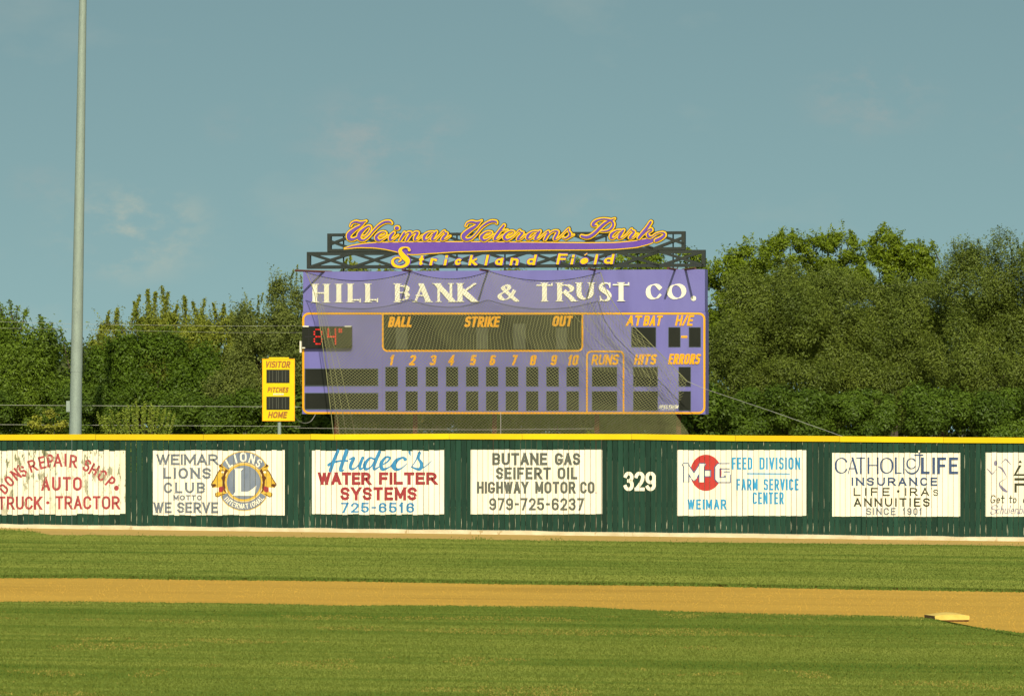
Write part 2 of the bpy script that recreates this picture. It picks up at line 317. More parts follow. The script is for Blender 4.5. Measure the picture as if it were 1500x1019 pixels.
def glyph(ch, q):
    """centre-line strokes in a unit box (y up), relative width; q = vertical radius of round ends"""
    S = lambda *p: list(p)
    ring = lambda y0, y1, q_: A(.5, y1 - q_, .5, q_, 0, 180) + A(.5, y0 + q_, .5, q_, 180, 360) + [(1, y1 - q_)]
    b = min(q, .23); b2 = min(q, .27); ca = 14 + 165 * max(0, q - .32)
    g = {
     'A': ([S((0, 0), (.5, 1)), S((.5, 1), (1, 0)), S((.17, .3), (.83, .3))], 1.0),
     'B': ([S((0, 0), (0, 1)), S((0, 1), (.55, 1)) + A(.55, 1 - b, .42, b, 90, 0) + A(.55, .53 + b, .42, b, 0, -90) + S((0, .53)), S((.55, .53)) + A(.55, .53 - b2, .45, b2, 90, 0) + A(.55, b2, .45, b2, 0, -90) + S((0, 0))], .92),
     'C': ([A(.5, 1 - q, .5, q, ca, 180) + A(.5, q, .5, q, 180, 360 - ca)], .95),
     'D': ([S((0, 0), (0, 1)), S((0, 1), (.4, 1)) + A(.4, 1 - q, .6, q, 90, 0) + A(.4, q, .6, q, 0, -90) + S((0, 0))], .97),
     'E': ([S((0, 0), (0, 1)), S((0, 1), (1, 1)), S((0, .52), (.85, .52)), S((0, 0), (1, 0))], .82),
     'F': ([S((0, 0), (0, 1)), S((0, 1), (1, 1)), S((0, .5), (.85, .5))], .80),
     'G': ([A(.5, 1 - q, .5, q, ca + 8, 180) + A(.5, q, .5, q, 180, 360 - .5 * ca) + S((1, .40)), S((.58, .40), (1, .40))], 1.05),
     'H': ([S((0, 0), (0, 1)), S((1, 0), (1, 1)), S((0, .52), (1, .52))], 1.0),
     'I': ([S((.5, 0), (.5, 1))], .0),
     'K': ([S((0, 0), (0, 1)), S((0, .36), (1, 1)), S((.3, .56), (1, 0))], .98),
     'L': ([S((0, 0), (0, 1)), S((0, 0), (1, 0))], .78),
     'M': ([S((0, 0), (0, 1)), S((0, 1), (.5, .18)), S((.5, .18), (1, 1)), S((1, 1), (1, 0))], 1.2),
     'N': ([S((0, 0), (0, 1)), S((0, 1), (1, 0)), S((1, 0), (1, 1))], 1.0),
     'O': ([ring(0, 1, q)], 1.05), 'P': ([S((0, 0), (0, 1)), S((0, 1), (.5, 1)) + A(.5, 1 - b2, .5, b2, 90, 0) + A(.5, .43 + b2, .5, b2, 0, -90) + S((0, .43))], .9),
     'R': ([S((0, 0), (0, 1)), S((0, 1), (.5, 1)) + A(.5, 1 - b2, .48, b2, 90, 0) + A(.5, .46 + b2, .48, b2, 0, -90) + S((0, .46)), S((.5, .46), (1, 0))], .96),
     'S': ([A(.5, 1 - b, .5, b, 15, 180) + A(.5, .53 + b, .5, b, 180, 270) + A(.5, .53 - b2, .5, b2, 90, 0) + A(.5, b2, .5, b2, 0, -165)], .88),
     'T': ([S((.5, 0), (.5, 1)), S((0, 1), (1, 1))], .92),
     'U': ([S((0, 1)) + A(.5, q, .5, q, 180, 360) + S((1, 1))], 1.0),
     'V': ([S((0, 1), (.5, 0)), S((.5, 0), (1, 1))], 1.0), 'W': ([S((0, 1), (.27, 0)), S((.27, 0), (.5, .95)), S((.5, .95), (.73, 0)), S((.73, 0), (1, 1))], 1.4),
     'X': ([S((0, 0), (1, 1)), S((0, 1), (1, 0))], 1.0),
     'Y': ([S((0, 1), (.5, .45)), S((1, 1), (.5, .45)), S((.5, .5), (.5, 0))], 1.0),
     '0': ([ring(0, 1, q)], .85), '1': ([S((.55, 0), (.55, 1)), S((.55, 1), (.05, .78))], .42),
     '2': ([A(.5, 1 - b2, .5, b2, 170, 0) + S((.94, .60), (.76, .44), (.4, .22), (.06, .03)), S((0, 0), (1, 0))], .85),
     '3': ([A(.5, 1 - b, .47, b, 165, 0) + A(.5, .53 + b, .47, b, 0, -90) + S((.35, .53)), S((.35, .53)) + A(.5, .53 - b2, .5, b2, 90, 0) + A(.5, b2, .5, b2, 0, -165)], .85),
     '4': ([S((.75, 0), (.75, 1)), S((.75, 1), (0, .3)), S((0, .3), (1, .3))], .9),
     '5': ([S((.95, 1), (.08, 1)), S((.08, 1), (.02, .53)), S((.02, .53)) + A(.5, .6 - b2, .5, b2, 100, 0) + A(.5, b2, .5, b2, 0, -165)], .85),
     '6': ([A(.5, 1 - q, .5, q, 25, 180) + S((0, b2)), ring(0, .57, b2)], .87),
     '7': ([S((0, 1), (1, 1)), S((1, 1), (.32, 0))], .82),
     '8': ([ring(.52, 1, b), ring(0, .52, b2)], .87),
     '9': ([A(.5, q, .5, q, 205, 360) + S((1, 1 - b2)), ring(.43, 1, b2)], .87),
     '-': ([S((.1, .5), (.9, .5))], .45), '.': ([S((.5, 0), (.5, .02))], .0), "'": ([S((.5, 1), (.45, .78))], .0), '/': ([S((0, 0), (1, 1))], .55),
     '*': ([S((.5, .45), (.5, .55))], .0),
     '&': ([smooth([(1, 0), (.3, .68), (.24, .86), (.42, 1), (.6, .87), (.5, .66), (.1, .4), (0, .2), (.22, .0), (.5, .03), (.78, .3), (.9, .52)], 4)], 1.1),
     # small letters
     'a': ([A(.5, .3, .5, .3, 0, 360), S((1, .62), (1, 0))], .8), 'b': ([S((0, 1), (0, 0)), A(.5, .3, .5, .3, 0, 360)], .8),
     'c': ([A(.5, .3, .5, .3, 52, 312)], .72), 'd': ([A(.5, .3, .5, .3, 0, 360), S((1, 1), (1, 0))], .82),
     'e': ([S((.05, .3), (.98, .3)), A(.5, .3, .5, .3, 0, 310)], .78), 'g': ([A(.5, .3, .5, .3, 0, 360), S((1, .6)) + A(.5, -.1, .5, .18, 0, -150)], .8),
     'h': ([S((0, 1), (0, 0)), A(.5, .32, .5, .28, 180, 0) + S((1, 0))], .75), 'i': ([S((.5, .46), (.5, 0)), S((.5, .95), (.5, .96))], .1),
     'k': ([S((0, 1), (0, 0)), S((0, .25), (.9, .62)), S((.3, .36), (1, 0))], .8), 'l': ([S((.5, 1), (.5, 0))], .1),
     'n': ([S((0, .62), (0, 0)), A(.5, .34, .5, .26, 180, 0) + S((1, 0))], .78), 'o': ([A(.5, .3, .5, .3, 0, 360)], .8),
     'r': ([S((0, .62), (0, 0)), A(.55, .3, .55, .3, 180, 50)], .6), 's': ([A(.5, .45, .5, .15, 20, 270) + A(.5, .15, .5, .15, 90, -160)], .7),
     't': ([S((.4, .95)) + A(.75, .2, .35, .2, 180, 300), S((-.12, .64), (1.1, .64))], .6), 'u': ([S((0, .6)) + A(.5, .28, .5, .28, 180, 360), S((1, .6), (1, 0))], .78),
    }
    return g[ch]
ROMAN = {'A': (.42, 1), 'N': (.5, 1, .5), 'K': (1, .4, 1), 'M': (.5, 1, .5, 1), 'V': (1, .45), 'W': (1, .45, 1, .45)}     # thin and thick strokes
def strokes(ch, x0, x1, y0, y1, sw, nib=None, serif=0.0, grow=0.0, slant=0.0, rnd=None):
    """polygons of one letter fitted to the box x0..x1, y0 (top)..y1 (bottom), in photograph px"""
    h = y1 - y0 - sw; w = x1 - x0 - sw
    q = min(.5, .5 * max(w, .1) / max(h, .1) * 1.05)
    if rnd: q = min(.5, q * rnd)
    if ch == 'S' and nib and serif:
        p = smooth([(x0 + (x1 - x0) * a, y1 - (y1 - y0) * b, sw * c) for a, b, c in ((.90, .78, .22), (.78, .93, .26), (.5, .965, .30), (.20, .88, .62), (.15, .72, .95), (.40, .57, 1.05), (.68, .45, 1.05), (.86, .28, .95), (.74, .10, .6), (.46, .035, .28), (.20, .08, .24), (.07, .24, .20))], 5)
        tk = lambda a, b, c: [[(x0 + (x1 - x0) * a, y1 - (y1 - y0) * b), (x0 + (x1 - x0) * a + sw * .22, y1 - (y1 - y0) * b), (x0 + (x1 - x0) * a + sw * .22, y1 - (y1 - y0) * c), (x0 + (x1 - x0) * a, y1 - (y1 - y0) * c)]]
        return [ribbon(p, grow=grow), tk(.86, .70, 1), tk(.05, 0, .30)]
    st, _ = glyph(ch, q)
    def wd(dx, dy):
        if not nib: return sw
        a = math.atan2(dy, dx); return sw * (nib + (1 - nib) * abs(math.sin(a - R(14))) ** 1.3)
    res = []
    for si, s in enumerate(st):
        P = [(x0 + sw / 2 + x * w, y1 - sw / 2 - y * h) for x, y in s]
        closed = math.hypot(P[0][0] - P[-1][0], P[0][1] - P[-1][1]) < 1e-3 and len(P) > 4
        if not closed:
            for e, o in ((0, 1), (-1, -2)):
                dx, dy = P[e][0] - P[o][0], P[e][1] - P[o][1]; L = math.hypot(dx, dy) or 1
                onedge = abs(s[e][1]) < .01 or abs(s[e][1] - 1) < .01
                steep = abs(dy) > .35 * L
                ext = sw * (.9 if (onedge and steep and abs(dx) > .1 * L) else .5 if (len(s) == 2 or steep) else 0.15)
                if ch == '.' or ch == '*': ext = sw * .5
                P[e] = (P[e][0] + dx / L * ext, P[e][1] + dy / L * ext)
        k = len(P); ww = []
        for i in range(k):
            a = P[i - 1] if (closed or i) else P[i]; c = P[(i + 1) % k] if (closed or i + 1 < k) else P[i]
            ww.append(wd(c[0] - a[0], -(c[1] - a[1])))
        if nib and ch in ROMAN and si < len(ROMAN[ch]): ww = [sw * ROMAN[ch][si]] * k
        pol = ribbon([(p[0], p[1], b) for p, b in zip(P, ww)], grow=grow, closed=closed)
        pol = [c for c in (clipx(p, y0 - grow, y1 + grow, 1) for p in pol) if c]
        res.append(pol)
        if serif and not closed:
            for e, o in ((0, 1), (-1, -2)):
                yy = s[e][1]; dx, dy = P[e][0] - P[o][0], P[e][1] - P[o][1]
                if (abs(yy) < .01 or abs(yy - 1) < .01) and abs(dy) > abs(dx) * .9 and not (ch in 'VNMA' and ((yy < .1 and ch in 'V') or (yy > .9 and ch == 'A')) ):
                    half = max(ww[e] * .5 + sw * .42, sw * .62) * serif; cy = y1 if yy < .1 else y0; t_ = sw * .15; sg = -1 if yy < .1 else 1
                    cx = P[e][0] - (dx / (dy or 1)) * (P[e][1] - cy)
                    res.append([[(cx - half, cy), (cx + half, cy), (cx + half * .8, cy + sg * t_), (cx - half * .8, cy + sg * t_)]])
                elif abs(dx) > abs(dy) and ch in 'ETLFS' and len(s) == 2 and s[e][0] not in (0, .5):
                    up = sw * (.75 if yy < .1 else .6) ; sg = -1 if yy < .1 else 1; xe = P[e][0]; ye = P[e][1]
                    if .1 < yy < .9: res.append([[(xe - sw * .22, ye - sw * .4), (xe, ye - sw * .4), (xe, ye + sw * .4), (xe - sw * .22, ye + sw * .4)]])
                    else: 
                        xs = xe - sw * .25 if dx > 0 else xe + sw * .25; ce = y1 if yy < .1 else y0
                        res.append([[(xe, ce), (xs, ce), (xs, ce + sg * up * .8), (xe, ce + sg * up * 1.25)]])
    if slant:
        res = [[[(x + slant * (y1 - y), y) for x, y in p] for p in pol] for pol in res]
    return res
class Pol(list): w = 0
WID = [0]
def word(t, x0, x1, y0, y1, sw, gap=None, space=None, **k):
    gap = sw * .42 if gap is None else gap; space = (y1 - y0) * .38 if space is None else space
    sl = k.get('slant', 0.0); x1 = x1 - sl * (y1 - y0)
    if 'slant' not in k: r_ = sw / (y1 - y0); sw *= 1.12 if r_ < .165 else 1.0 if r_ < .205 else .92
    ws = [0 if c == ' ' else glyph(c, .4)[1] for c in t]
    WID[0] += 1; wid = WID[0]
    fixed = sum(space if c == ' ' else sw for c in t) + gap * (len(t) - 1)
    unit = max(.1, (x1 - x0 - fixed)) / max(sum(ws), 1e-6); x = x0; res = []
    for c, a in zip(t, ws):
        if c == ' ': x += space + gap; WID[0] += 1; wid = WID[0]; continue
        wd = sw + a * unit
        for q in strokes(c, x, x + wd, y0, y1, sw, **k): q = Pol(q); q.w = wid; res.append(q)
        x += wd + gap
    return res
def place(pols, cx, cy, ang):
    ca, sa = math.cos(R(ang)), math.sin(R(ang))
    return [[[(cx + (x - cx) * ca + (y - cy) * sa, cy - (x - cx) * sa + (y - cy) * ca) for x, y in p] for p in pol] for pol in pols]
def flat(mb, pl, groups, off, mi=0, step=0.0003):
    for i, pol in enumerate(groups):
        for j, p in enumerate(pol): mb.poly([pl(x, y, off + step * (i % 40) + 3e-5 * j) for x, y in p], mi)
def solid(mb, pl, groups, o0, o1, mi=0, step=0.0006):
    for i, pol in enumerate(groups):
        for j, p in enumerate(pol): mb.prism(pl, p, o0, o1 + step * (i % 40) + 3e-5 * j, mi)
def ell(cx, cy, rx, ry, n=28): return [(cx + rx * math.cos(2 * math.pi * i / n), cy + ry * math.sin(2 * math.pi * i / n)) for i in range(n)]
def rrect(x0, y0, x1, y1, r, n=4, tl=1, tr=1, bl=1, br=1):
    o = []
    for (cx, cy, a, f) in ((x1 - r, y0 + r, -90, tr), (x1 - r, y1 - r, 0, br), (x0 + r, y1 - r, 90, bl), (x0 + r, y0 + r, 180, tl)):
        if f: o += [(cx + r * math.cos(R(a + 90 * i / n)), cy + r * math.sin(R(a + 90 * i / n))) for i in range(n + 1)]
        else: o.append((x1 if a in (-90, 0) else x0, y0 if a in (-90, 180) else y1))
    return o
def interp(tab, x):
    xs, ys = zip(*tab); return float(np.interp(x, xs, ys))

# ------------------------------------------------------------------ the field
def sheet(name, pts, m, label, skirt=0.0, skirtm=None):
    mb = MB(); mb.poly(pts, 0)
    if skirt:
        for i in range(len(pts)):
            a, b = pts[i - 1], pts[i]; mb.poly([a, b, (b[0], b[1], b[2] - skirt), (a[0], a[1], a[2] - skirt)], 1)
    o = mb.build(name, [m] + ([skirtm] if skirtm else []), org=(0, 0, 0)); tag(o, label, name.replace('_', ' '), kind='structure'); return o
mb = MB()
xs = [-3000, -600, -120, -26, 0, 26, 120, 600, 3000]; ys = [-60, 20, 60, 110, 250, 900, 3000]
for i in range(len(xs) - 1):
    for j in range(len(ys) - 1):
        mb.poly([(xs[a], ys[b], float(gz(xs[a]))) for a, b in ((i, j), (i + 1, j), (i + 1, j + 1), (i, j + 1))])
tag(mb.build('ground', M['earth'], org=(0, 0, 0)), 'rough grassy ground under and beyond the ball field', 'ground', kind='structure')
NEAR = [(-420, 883), (0, 885), (120, 884.5), (250, 886.5), (400, 888), (500, 890.5), (620, 890), (750, 891.5), (850, 892), (920, 896), (1000, 899), (1100, 902), (1250, 905), (1330, 906.5), (1366, 909.5), (1385, 915.5), (1410, 920), (1450, 925), (1500, 931.5), (1580, 941), (1700, 956)]
FAR = [(-420, 842), (0, 846), (140, 846), (250, 848), (330, 849), (500, 850.5), (750, 855), (1000, 857.5), (1250, 862.5), (1500, 866.5), (1920, 871)]
def fine_edge(tab, seed, amp):
    o = []
    xs_ = np.arange(tab[0][0], tab[-1][0], 6.0)
    n = vnoise(xs_ / 22, xs_ * 0 + seed, seed) - .5 + .6 * (vnoise(xs_ / 7, xs_ * 0 + seed, seed + 1) - .5)
    return [(float(x), interp(tab, x) + float(a) * amp) for x, a in zip(xs_, n)]
near = [ground(x, y, .028) for x, y in fine_edge(NEAR, 3, 1.6)]
far = [ground(x, y, .033) for x, y in fine_edge(FAR, 5, 0.9)]
# outfield lawn ends at a strip of bare dirt before the fence
BACK = [(-420, 773), (0, 779), (45, 781), (75, 786), (250, 787.5), (500, 790), (750, 793.5), (1000, 796.5), (1250, 799), (1500, 802), (1920, 809)]
back = [ground(x, y, .033) for x, y in fine_edge(BACK, 8, 1.2)]
sheet('infield_dirt', [(-16, 40, float(gz(-16)) + .004), (20, 28, float(gz(20)) + .004), (20, 66, float(gz(20)) + .004), (-16, 66, float(gz(-16)) + .004)], M['dirt'], 'smooth orange clay base path across the field')
def turf(name, a, b, m, label, skirt, skirtm):      # a sheet between two edges, with an earth lip all round, coloured dark for its shade
    mb = MB()
    for i in range(len(a) - 1): mb.poly([a[i], a[i + 1], b[i + 1], b[i]], 0)
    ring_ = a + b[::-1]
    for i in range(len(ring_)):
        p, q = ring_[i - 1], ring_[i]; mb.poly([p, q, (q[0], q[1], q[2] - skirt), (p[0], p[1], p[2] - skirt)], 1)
    tag(mb.build(name, [m, skirtm], org=(0, 0, 0)), label, name.replace('_', ' '), kind='structure')
turf('infield_grass', [(-14 + 26 * i / (len(near) - 1), 22, float(gz(-14 + 26 * i / (len(near) - 1))) + .028) for i in range(len(near))], near, M['lawn'], 'mown infield grass in front of the clay path', .03, M['shaded_soil'])
turf('outfield_grass', far, back, M['lawn'], 'mown outfield grass between clay path and fence', .036, M['shaded_soil'])
sheet('warning_track', [(-22, 80, float(gz(-22)) + .008), (22, 80, float(gz(22)) + .008), (22, 91, float(gz(22)) + .008), (-22, 91, float(gz(-22)) + .008)], M['track'], 'narrow tan dirt strip along the foot of the fence')
def blades(x, y, z0, h, w, lean, tone, seed):
    n = len(x); g = np.random.default_rng(seed)
    a = g.uniform(-.9, .9, n); hh = h * g.uniform(.55, 1.25, n); dx = np.cos(a) * w / 2 * g.uniform(.7, 1.3, n); dy = np.sin(a) * w / 2
    lx = g.normal(0, lean, n) * hh; ly = g.normal(0, lean, n) * hh
    v = np.empty((n, 4, 3))
    v[:, 0] = np.c_[x - dx, y - dy, z0]; v[:, 1] = np.c_[x + dx, y + dy, z0]
    v[:, 2] = np.c_[x + dx * .35 + lx, y + dy * .35 + ly, z0 + hh]; v[:, 3] = np.c_[x - dx * .35 + lx, y - dy * .35 + ly, z0 + hh]
    return v.reshape(-1, 3)
def lawn_tone(x, y, g):
    s = .34 * vnoise(x / 4.5 + 9, y / .30, 1) + .32 * vnoise(x / 5 + y / 9, y / 1.3, 2) + .22 * vnoise(x / 9, y / 4.5 + x / 30, 6) + .12 * vnoise(x / .5, y / .9, 3)
    return np.clip(.52 + (s - .5) * 2.15 + g.normal(0, .045, len(x)), 0, 1)
def inside(tab, x, y):
    # True where a ground point lies nearer than the edge (larger photo y)
    D = y; px = CX + x / D * F; py = HY + (EYE - gz(x)) / D * F
    return py - np.interp(px, [a for a, b in tab], [b for a, b in tab])
g = np.random.default_rng(5)
n = 420000; y = g.uniform(30, 56, n); hw = y * .106 + 2.6; x = g.uniform(-1, 1, n) * hw
d = inside(NEAR, x, y) > .6; x, y = x[d], y[d]
dry = (vnoise(x / 1.7 + 3, y / 1.5, 21) * .7 + vnoise(x / .35, y / .6, 22) * .3 > .66) & (g.random(len(x)) < .38) | (g.random(len(x)) < .003)
xd, yd = x[dry], y[dry]; x, y = x[~dry], y[~dry]
v = blades(x, y, gz(x) + .027, .010, .009, .5, None, 2)
fast_mesh('grass', v, 0, 4, M['blade'], tone=lawn_tone(x, y, g) - .10); tag(bpy.data.objects['grass'], 'short mown blades covering the infield lawn', 'grass', kind='stuff')
o = fast_mesh('dry_grass', blades(xd, yd, gz(xd) + .027, .011, .010, .6, None, 9), 0, 4, M['straw'], tone=g.random(len(xd))); tag(o, 'dry straw coloured blades in worn patches of the infield lawn', 'dry grass', kind='stuff')
n = 350000; y = g.uniform(58, 90, n); hw = y * .106 + 3.0; x = g.uniform(-1, 1, n) * hw
d = (inside(FAR, x, y) < -.5) & (inside(BACK, x, y) > .3 + g.normal(0, .6, n)); x, y = x[d], y[d]
edge = np.exp(-np.abs(inside(FAR, x, y)) / 3.0)
v = blades(x, y, gz(x) + .032, .014, .016, .5, None, 3)
o = fast_mesh('grass', v, 0, 4, M['blade'], tone=lawn_tone(x * 1.0, y, g) + .10); tag(o, 'short mown blades covering the outfield lawn', 'grass', kind='stuff')
# ragged fringe where the lawns meet the clay, and weeds at the fence foot
fx = []; 
for tab, k, dpy in ((NEAR, 6200, 1.2), (FAR, 15500, -1.0)):
    px = g.uniform(-400, 1850, k); dpx = np.abs(g.normal(0, .8, k))
    for a, b in zip(px, dpx):
        p = ground(a, interp(tab, a) + (b if dpy > 0 else -b * random.choice((1, -.8)))); fx.append((p.x, p.y, p.z))
px = np.concatenate([g.uniform(-150, 60, 500), g.normal(705, 8, 60), g.normal(812, 6, 30), g.uniform(-100, 1600, 160)])
for a in px:
    p = ground(a, interp(BACK, a) - abs(g.normal(0, 2.2)) - .5); fx.append((p.x, p.y, p.z))
fx = np.array(fx)
v = blades(fx[:, 0], fx[:, 1], fx[:, 2] + .004, .033, .012, .5, None, 4)
o = fast_mesh('grass_fringe', v, 0, 4, M['blade'], tone=np.clip(g.normal(.12, .22, len(fx)), 0, 1)); tag(o, 'ragged longer grass along the lawn edges', 'grass', kind='stuff')
n = 26000; y = g.uniform(44, 63, n); x = g.uniform(-1, 1, n) * (y * .106 + 1.5)
d = (inside(FAR, x, y) > .8) & (inside(NEAR, x, y) < -.8); x, y = x[d], y[d]; n = len(x); r_ = g.uniform(.003, .0085, n); z_ = gz(x) + .004
v = np.stack([np.c_[x - r_, y, z_], np.c_[x + r_ * .4, y - r_, z_], np.c_[x, y, z_ + r_ * .9], np.c_[x + r_, y + r_ * .2, z_], np.c_[x + r_ * .4, y - r_, z_], np.c_[x, y, z_ + r_ * .9]], 1).reshape(-1, 3)
o = fast_mesh('clay_crumbs', v, 0, 3, M['dirt'], tone=g.random(2 * n)); tag(o, 'fine crumbs of orange clay scattered on the base path', 'clay crumbs', kind='stuff')
# second base
p0 = ground(1387, 909.5)
bs = thing('base', (p0.x, p0.y, p0.z + .004), 'thick yellowed base bag lying on the clay at the grass corner', 'base')
mb = MB(); hs = .19; K = 12
def bag(u, v):
    e = max(abs(u), abs(v)); z = .062 + .030 * (1 - u * u) * (1 - .6 * v * v)
    c, s = math.cos(R(12)), math.sin(R(12)); return Vector((p0.x + (u * c - v * s) * hs, p0.y + (u * s + v * c) * hs, p0.z + .004 + z))
for i in range(K):
    for j in range(K):
        f = lambda a: -1 + 2 * a / K
        mb.poly([bag(f(i), f(j)), bag(f(i + 1), f(j)), bag(f(i + 1), f(j + 1)), bag(f(i), f(j + 1))])
mb.build('bag_top', M['base'], bs, smooth=True)
mb = MB(); mc = MB()
for i in range(K):
    f = lambda a: -1 + 2 * a / K
    for side, (a, b) in enumerate((((f(i), -1), (f(i + 1), -1)), ((1, f(i)), (1, f(i + 1))), ((f(i + 1), 1), (f(i), 1)), ((-1, f(i + 1)), (-1, f(i))))):
        A_, B_ = bag(*a), bag(*b); ins = .94
        lo = lambda P: Vector((p0.x + (P.x - p0.x) * ins, p0.y + (P.y - p0.y) * ins, p0.z + .002))
        mdl = lambda P: Vector((p0.x + (P.x - p0.x) * 1.0, p0.y + (P.y - p0.y) * 1.0, p0.z + .022))
        (mc if side == 3 else mb).poly([mdl(A_), mdl(B_), B_, A_]); mc.poly([lo(A_), lo(B_), mdl(B_), mdl(A_)])  # left face and undercut take the painted shade colour
mb.build('bag_side', M['base'], bs); mc.build('bag_shaded_faces', M['base_shade'], bs)

# ------------------------------------------------------------------ outfield fence with its painted signs
FP = Plane(750, 90.0)
TOP = [(-420, 637), (0, 636), (455, 635.6), (750, 634.8), (930, 635.6), (1230, 638.6), (1500, 640.6), (1920, 643.5)]
def gpx(px): return HY + (EYE - float(gz((px - CX) / F * 90))) / 90 * F
fence = thing('outfield_fence', (0, 90, 0), 'long dark green plank fence with yellow top rail and painted advertisements', 'fence')
edges = [-370.0]
while edges[-1] < 1860: edges.append(edges[-1] + 7.92 + random.uniform(-.28, .28))
planks = []
mb = MB(); bare = MB()
for a, b in zip(edges[:-1], edges[1:]):
    gp = random.choice((.40, .48, .58, .8)); x0, x1 = a + gp / 2, b - gp / 2; off = random.uniform(0, .004); planks.append((x0, x1, off))
    yb = gpx((a + b) / 2) - 6; yt = interp(TOP, a) + 4; tn = min(1, max(0, random.gauss(.5, .22)))
    c = .5
    ring0 = [(x0 + c, yb), (x1 - c, yb), (x1 - c, yt), (x0 + c, yt)]
    mb.poly([FP(x, y, off) for x, y in ring0], 0, tn)
    ch = [(x0, yb), (x1, yb), (x1, yt), (x0, yt)]
    for i in (1, 3):
        j = (i + 1) % 4; mb.poly([FP(*ring0[i], off), FP(*ch[i], off - .003), FP(*ch[j], off - .003), FP(*ring0[j], off)], 0, tn)
        mb.poly([FP(*ch[i], off - .003), FP(*ch[i], off - .022), FP(*ch[j], off - .022), FP(*ch[j], off - .003)], 0, tn)
    mb.poly([FP(x, y, off - .022) for x, y in ch[::-1]], 0, tn)
# slivers of bare wood where the paint has gone from plank edges
SIGNS = [(-130, 659.5, 184, 753), (224, 659.5, 417, 754), (457, 659.5, 650.5, 753), (689.5, 658.5, 882, 752.5), (992, 659, 1181, 755), (1219, 663, 1406.5, 756), (1443.5, 662.5, 1632, 756)]
def in_sign(x, y): return any(s[0] - 1 < x < s[2] + 1 and s[1] - 1 < y < s[3] + 1 for s in SIGNS)
for (x0, x1, off) in planks:
    for k in range(3):
        r = random.random(); xx = x0 if random.random() < .7 else x1 - .6
        if k == 0:
            if r > .62: continue
            yb = gpx(x0) - random.uniform(9, 13); yt = yb - random.uniform(6, 15)
        elif k == 1:
            if r > .16: continue
            yt = random.uniform(645, 652); yb = yt + random.uniform(2, 7)
        else:
            if r > .45: continue
            yt = random.uniform(655, 735); yb = yt + random.uniform(4, 26)
        if in_sign(xx, yt) or in_sign(xx, yb): continue
        wv = random.uniform(.22, .6)
        mb.poly([FP(xx, yb, off + .0012), FP(xx + wv * .5, yb, off + .0012), FP(xx + wv, (yt + yb) / 2, off + .0012), FP(xx + wv * .4, yt, off + .0012), FP(xx, yt, off + .0012)], 1)
mb.build('plank_wall', [M['plank'], M['bare']], fence)
mb = MB()
for yy in (662, 735): mb.prism(FP, [(-370, yy + 5), (1860, yy + 9), (1860, yy), (-370, yy)], -.075, -.024)
mb.build('back_rail', M['rail'], fence)
for k in range(21):
    px = -310 + k * 105; mb = MB(); mb.rect(FP, px - 4, interp(TOP, px) + 2, px + 4, gpx(px) + 2, -.17, -.077); mb.build('fence_post', M['rail'], fence)
JO = [-370, -165, -6, 140, 298, 455, 490, 658, 765, 925, 1077, 1230, 1382, 1530, 1680, 1862]
for i, (a, b) in enumerate(zip(JO[:-1], JO[1:])):
    mb = MB(); s = [.2, -.3, .3, 0, .3, -.3, .2, -.3, .2, -.4, .4, 0, .3, 0, .2][i]; e = [0, .2, -.2, .3, 0, .2, -.3, .3, -.2, .4, -.3, .2, 0, 0, 0][i]
    mid = (a + b) / 2
    pts = [(a + .2, interp(TOP, a) + 8.2 + s), (mid, interp(TOP, mid) + 8.3), (b - .2, interp(TOP, b) + 8.2 + e), (b - .2, interp(TOP, b) + e), (mid, interp(TOP, mid)), (a + .2, interp(TOP, a) + s)]
    mb.prism(FP, pts, -.10, .030, 0, random.random()); mb.build('top_rail', M['yellow'], fence)
# concrete footing
mb = MB(); q = [-370 + 25 * i for i in range(90)]
n1 = vnoise(np.array(q) / 30, np.array(q) * 0, 4) - .5; n2 = vnoise(np.array(q) / 60, np.array(q) * 0, 14) - .5
topc = [(x, gpx(x) - 7.0 + 1.3 * float(b)) for x, b in zip(q, n1)]
for i in range(len(q) - 1):
    a, b = topc[i], topc[i + 1]
    f0, f1 = .06 + .02 * float(n2[i]), .06 + .02 * float(n2[i + 1])
    mb.poly([FP(a[0], gpx(a[0]) + 5, f0 + .01), FP(b[0], gpx(b[0]) + 5, f1 + .01), FP(b[0], b[1] + 1.2, f1), FP(a[0], a[1] + 1.2, f0)])
    mb.poly([FP(a[0], a[1] + 1.2, f0), FP(b[0], b[1] + 1.2, f1), FP(b[0], b[1], -.05), FP(a[0], a[1], -.05)])
mb.build('concrete_footing', M['curb'], fence)
def on_planks(groups, layer, mats_i=0, mb=None, tones=False):
    mb = mb or MB()
    for i, pol in enumerate(groups):
        for j, p in enumerate(pol):
            lo = min(a[0] for a in p); hi = max(a[0] for a in p)
            for (x0, x1, off) in planks:
                if x1 < lo or x0 > hi: continue
                c = clipx(p, x0 + .03, x1 - .03)
                if c: mb.poly([FP(x, y, off + layer + .00025 * (i % 40) + 2.5e-5 * (j % 40)) for x, y in c], mats_i)
    return mb
def sign(rect, label, m='cream', jit=.8):
    x0, y0, x1, y1 = rect; mb = MB(); r = random.Random(int(x0) + 5)
    for (a, b, off) in planks:
        if b < x0 or a > x1: continue
        aa, bb = max(a + .02, x0), min(b - .02, x1)
        if bb - aa < .3: continue
        e = [y0 + r.uniform(-jit, jit), y1 + r.uniform(-jit, jit)]
        mb.poly([FP(aa, e[1], off + .0015), FP(bb, e[1] + r.uniform(-.3, .3), off + .0015), FP(bb, e[0] + r.uniform(-.3, .3), off + .0015), FP(aa, e[0], off + .0015)], 0, r.random())
    o = mb.build('painted_sign', M[m], fence); tag(o, label); return o
def letters(parent, groups, m, name='lettering', layer=.003):
    ids = {}
    for q in groups: ids.setdefault(getattr(q, 'w', 0), []).append(q)
    for q in ids.values(): o = on_planks(q, layer).build(name, M[m], parent)
    return o
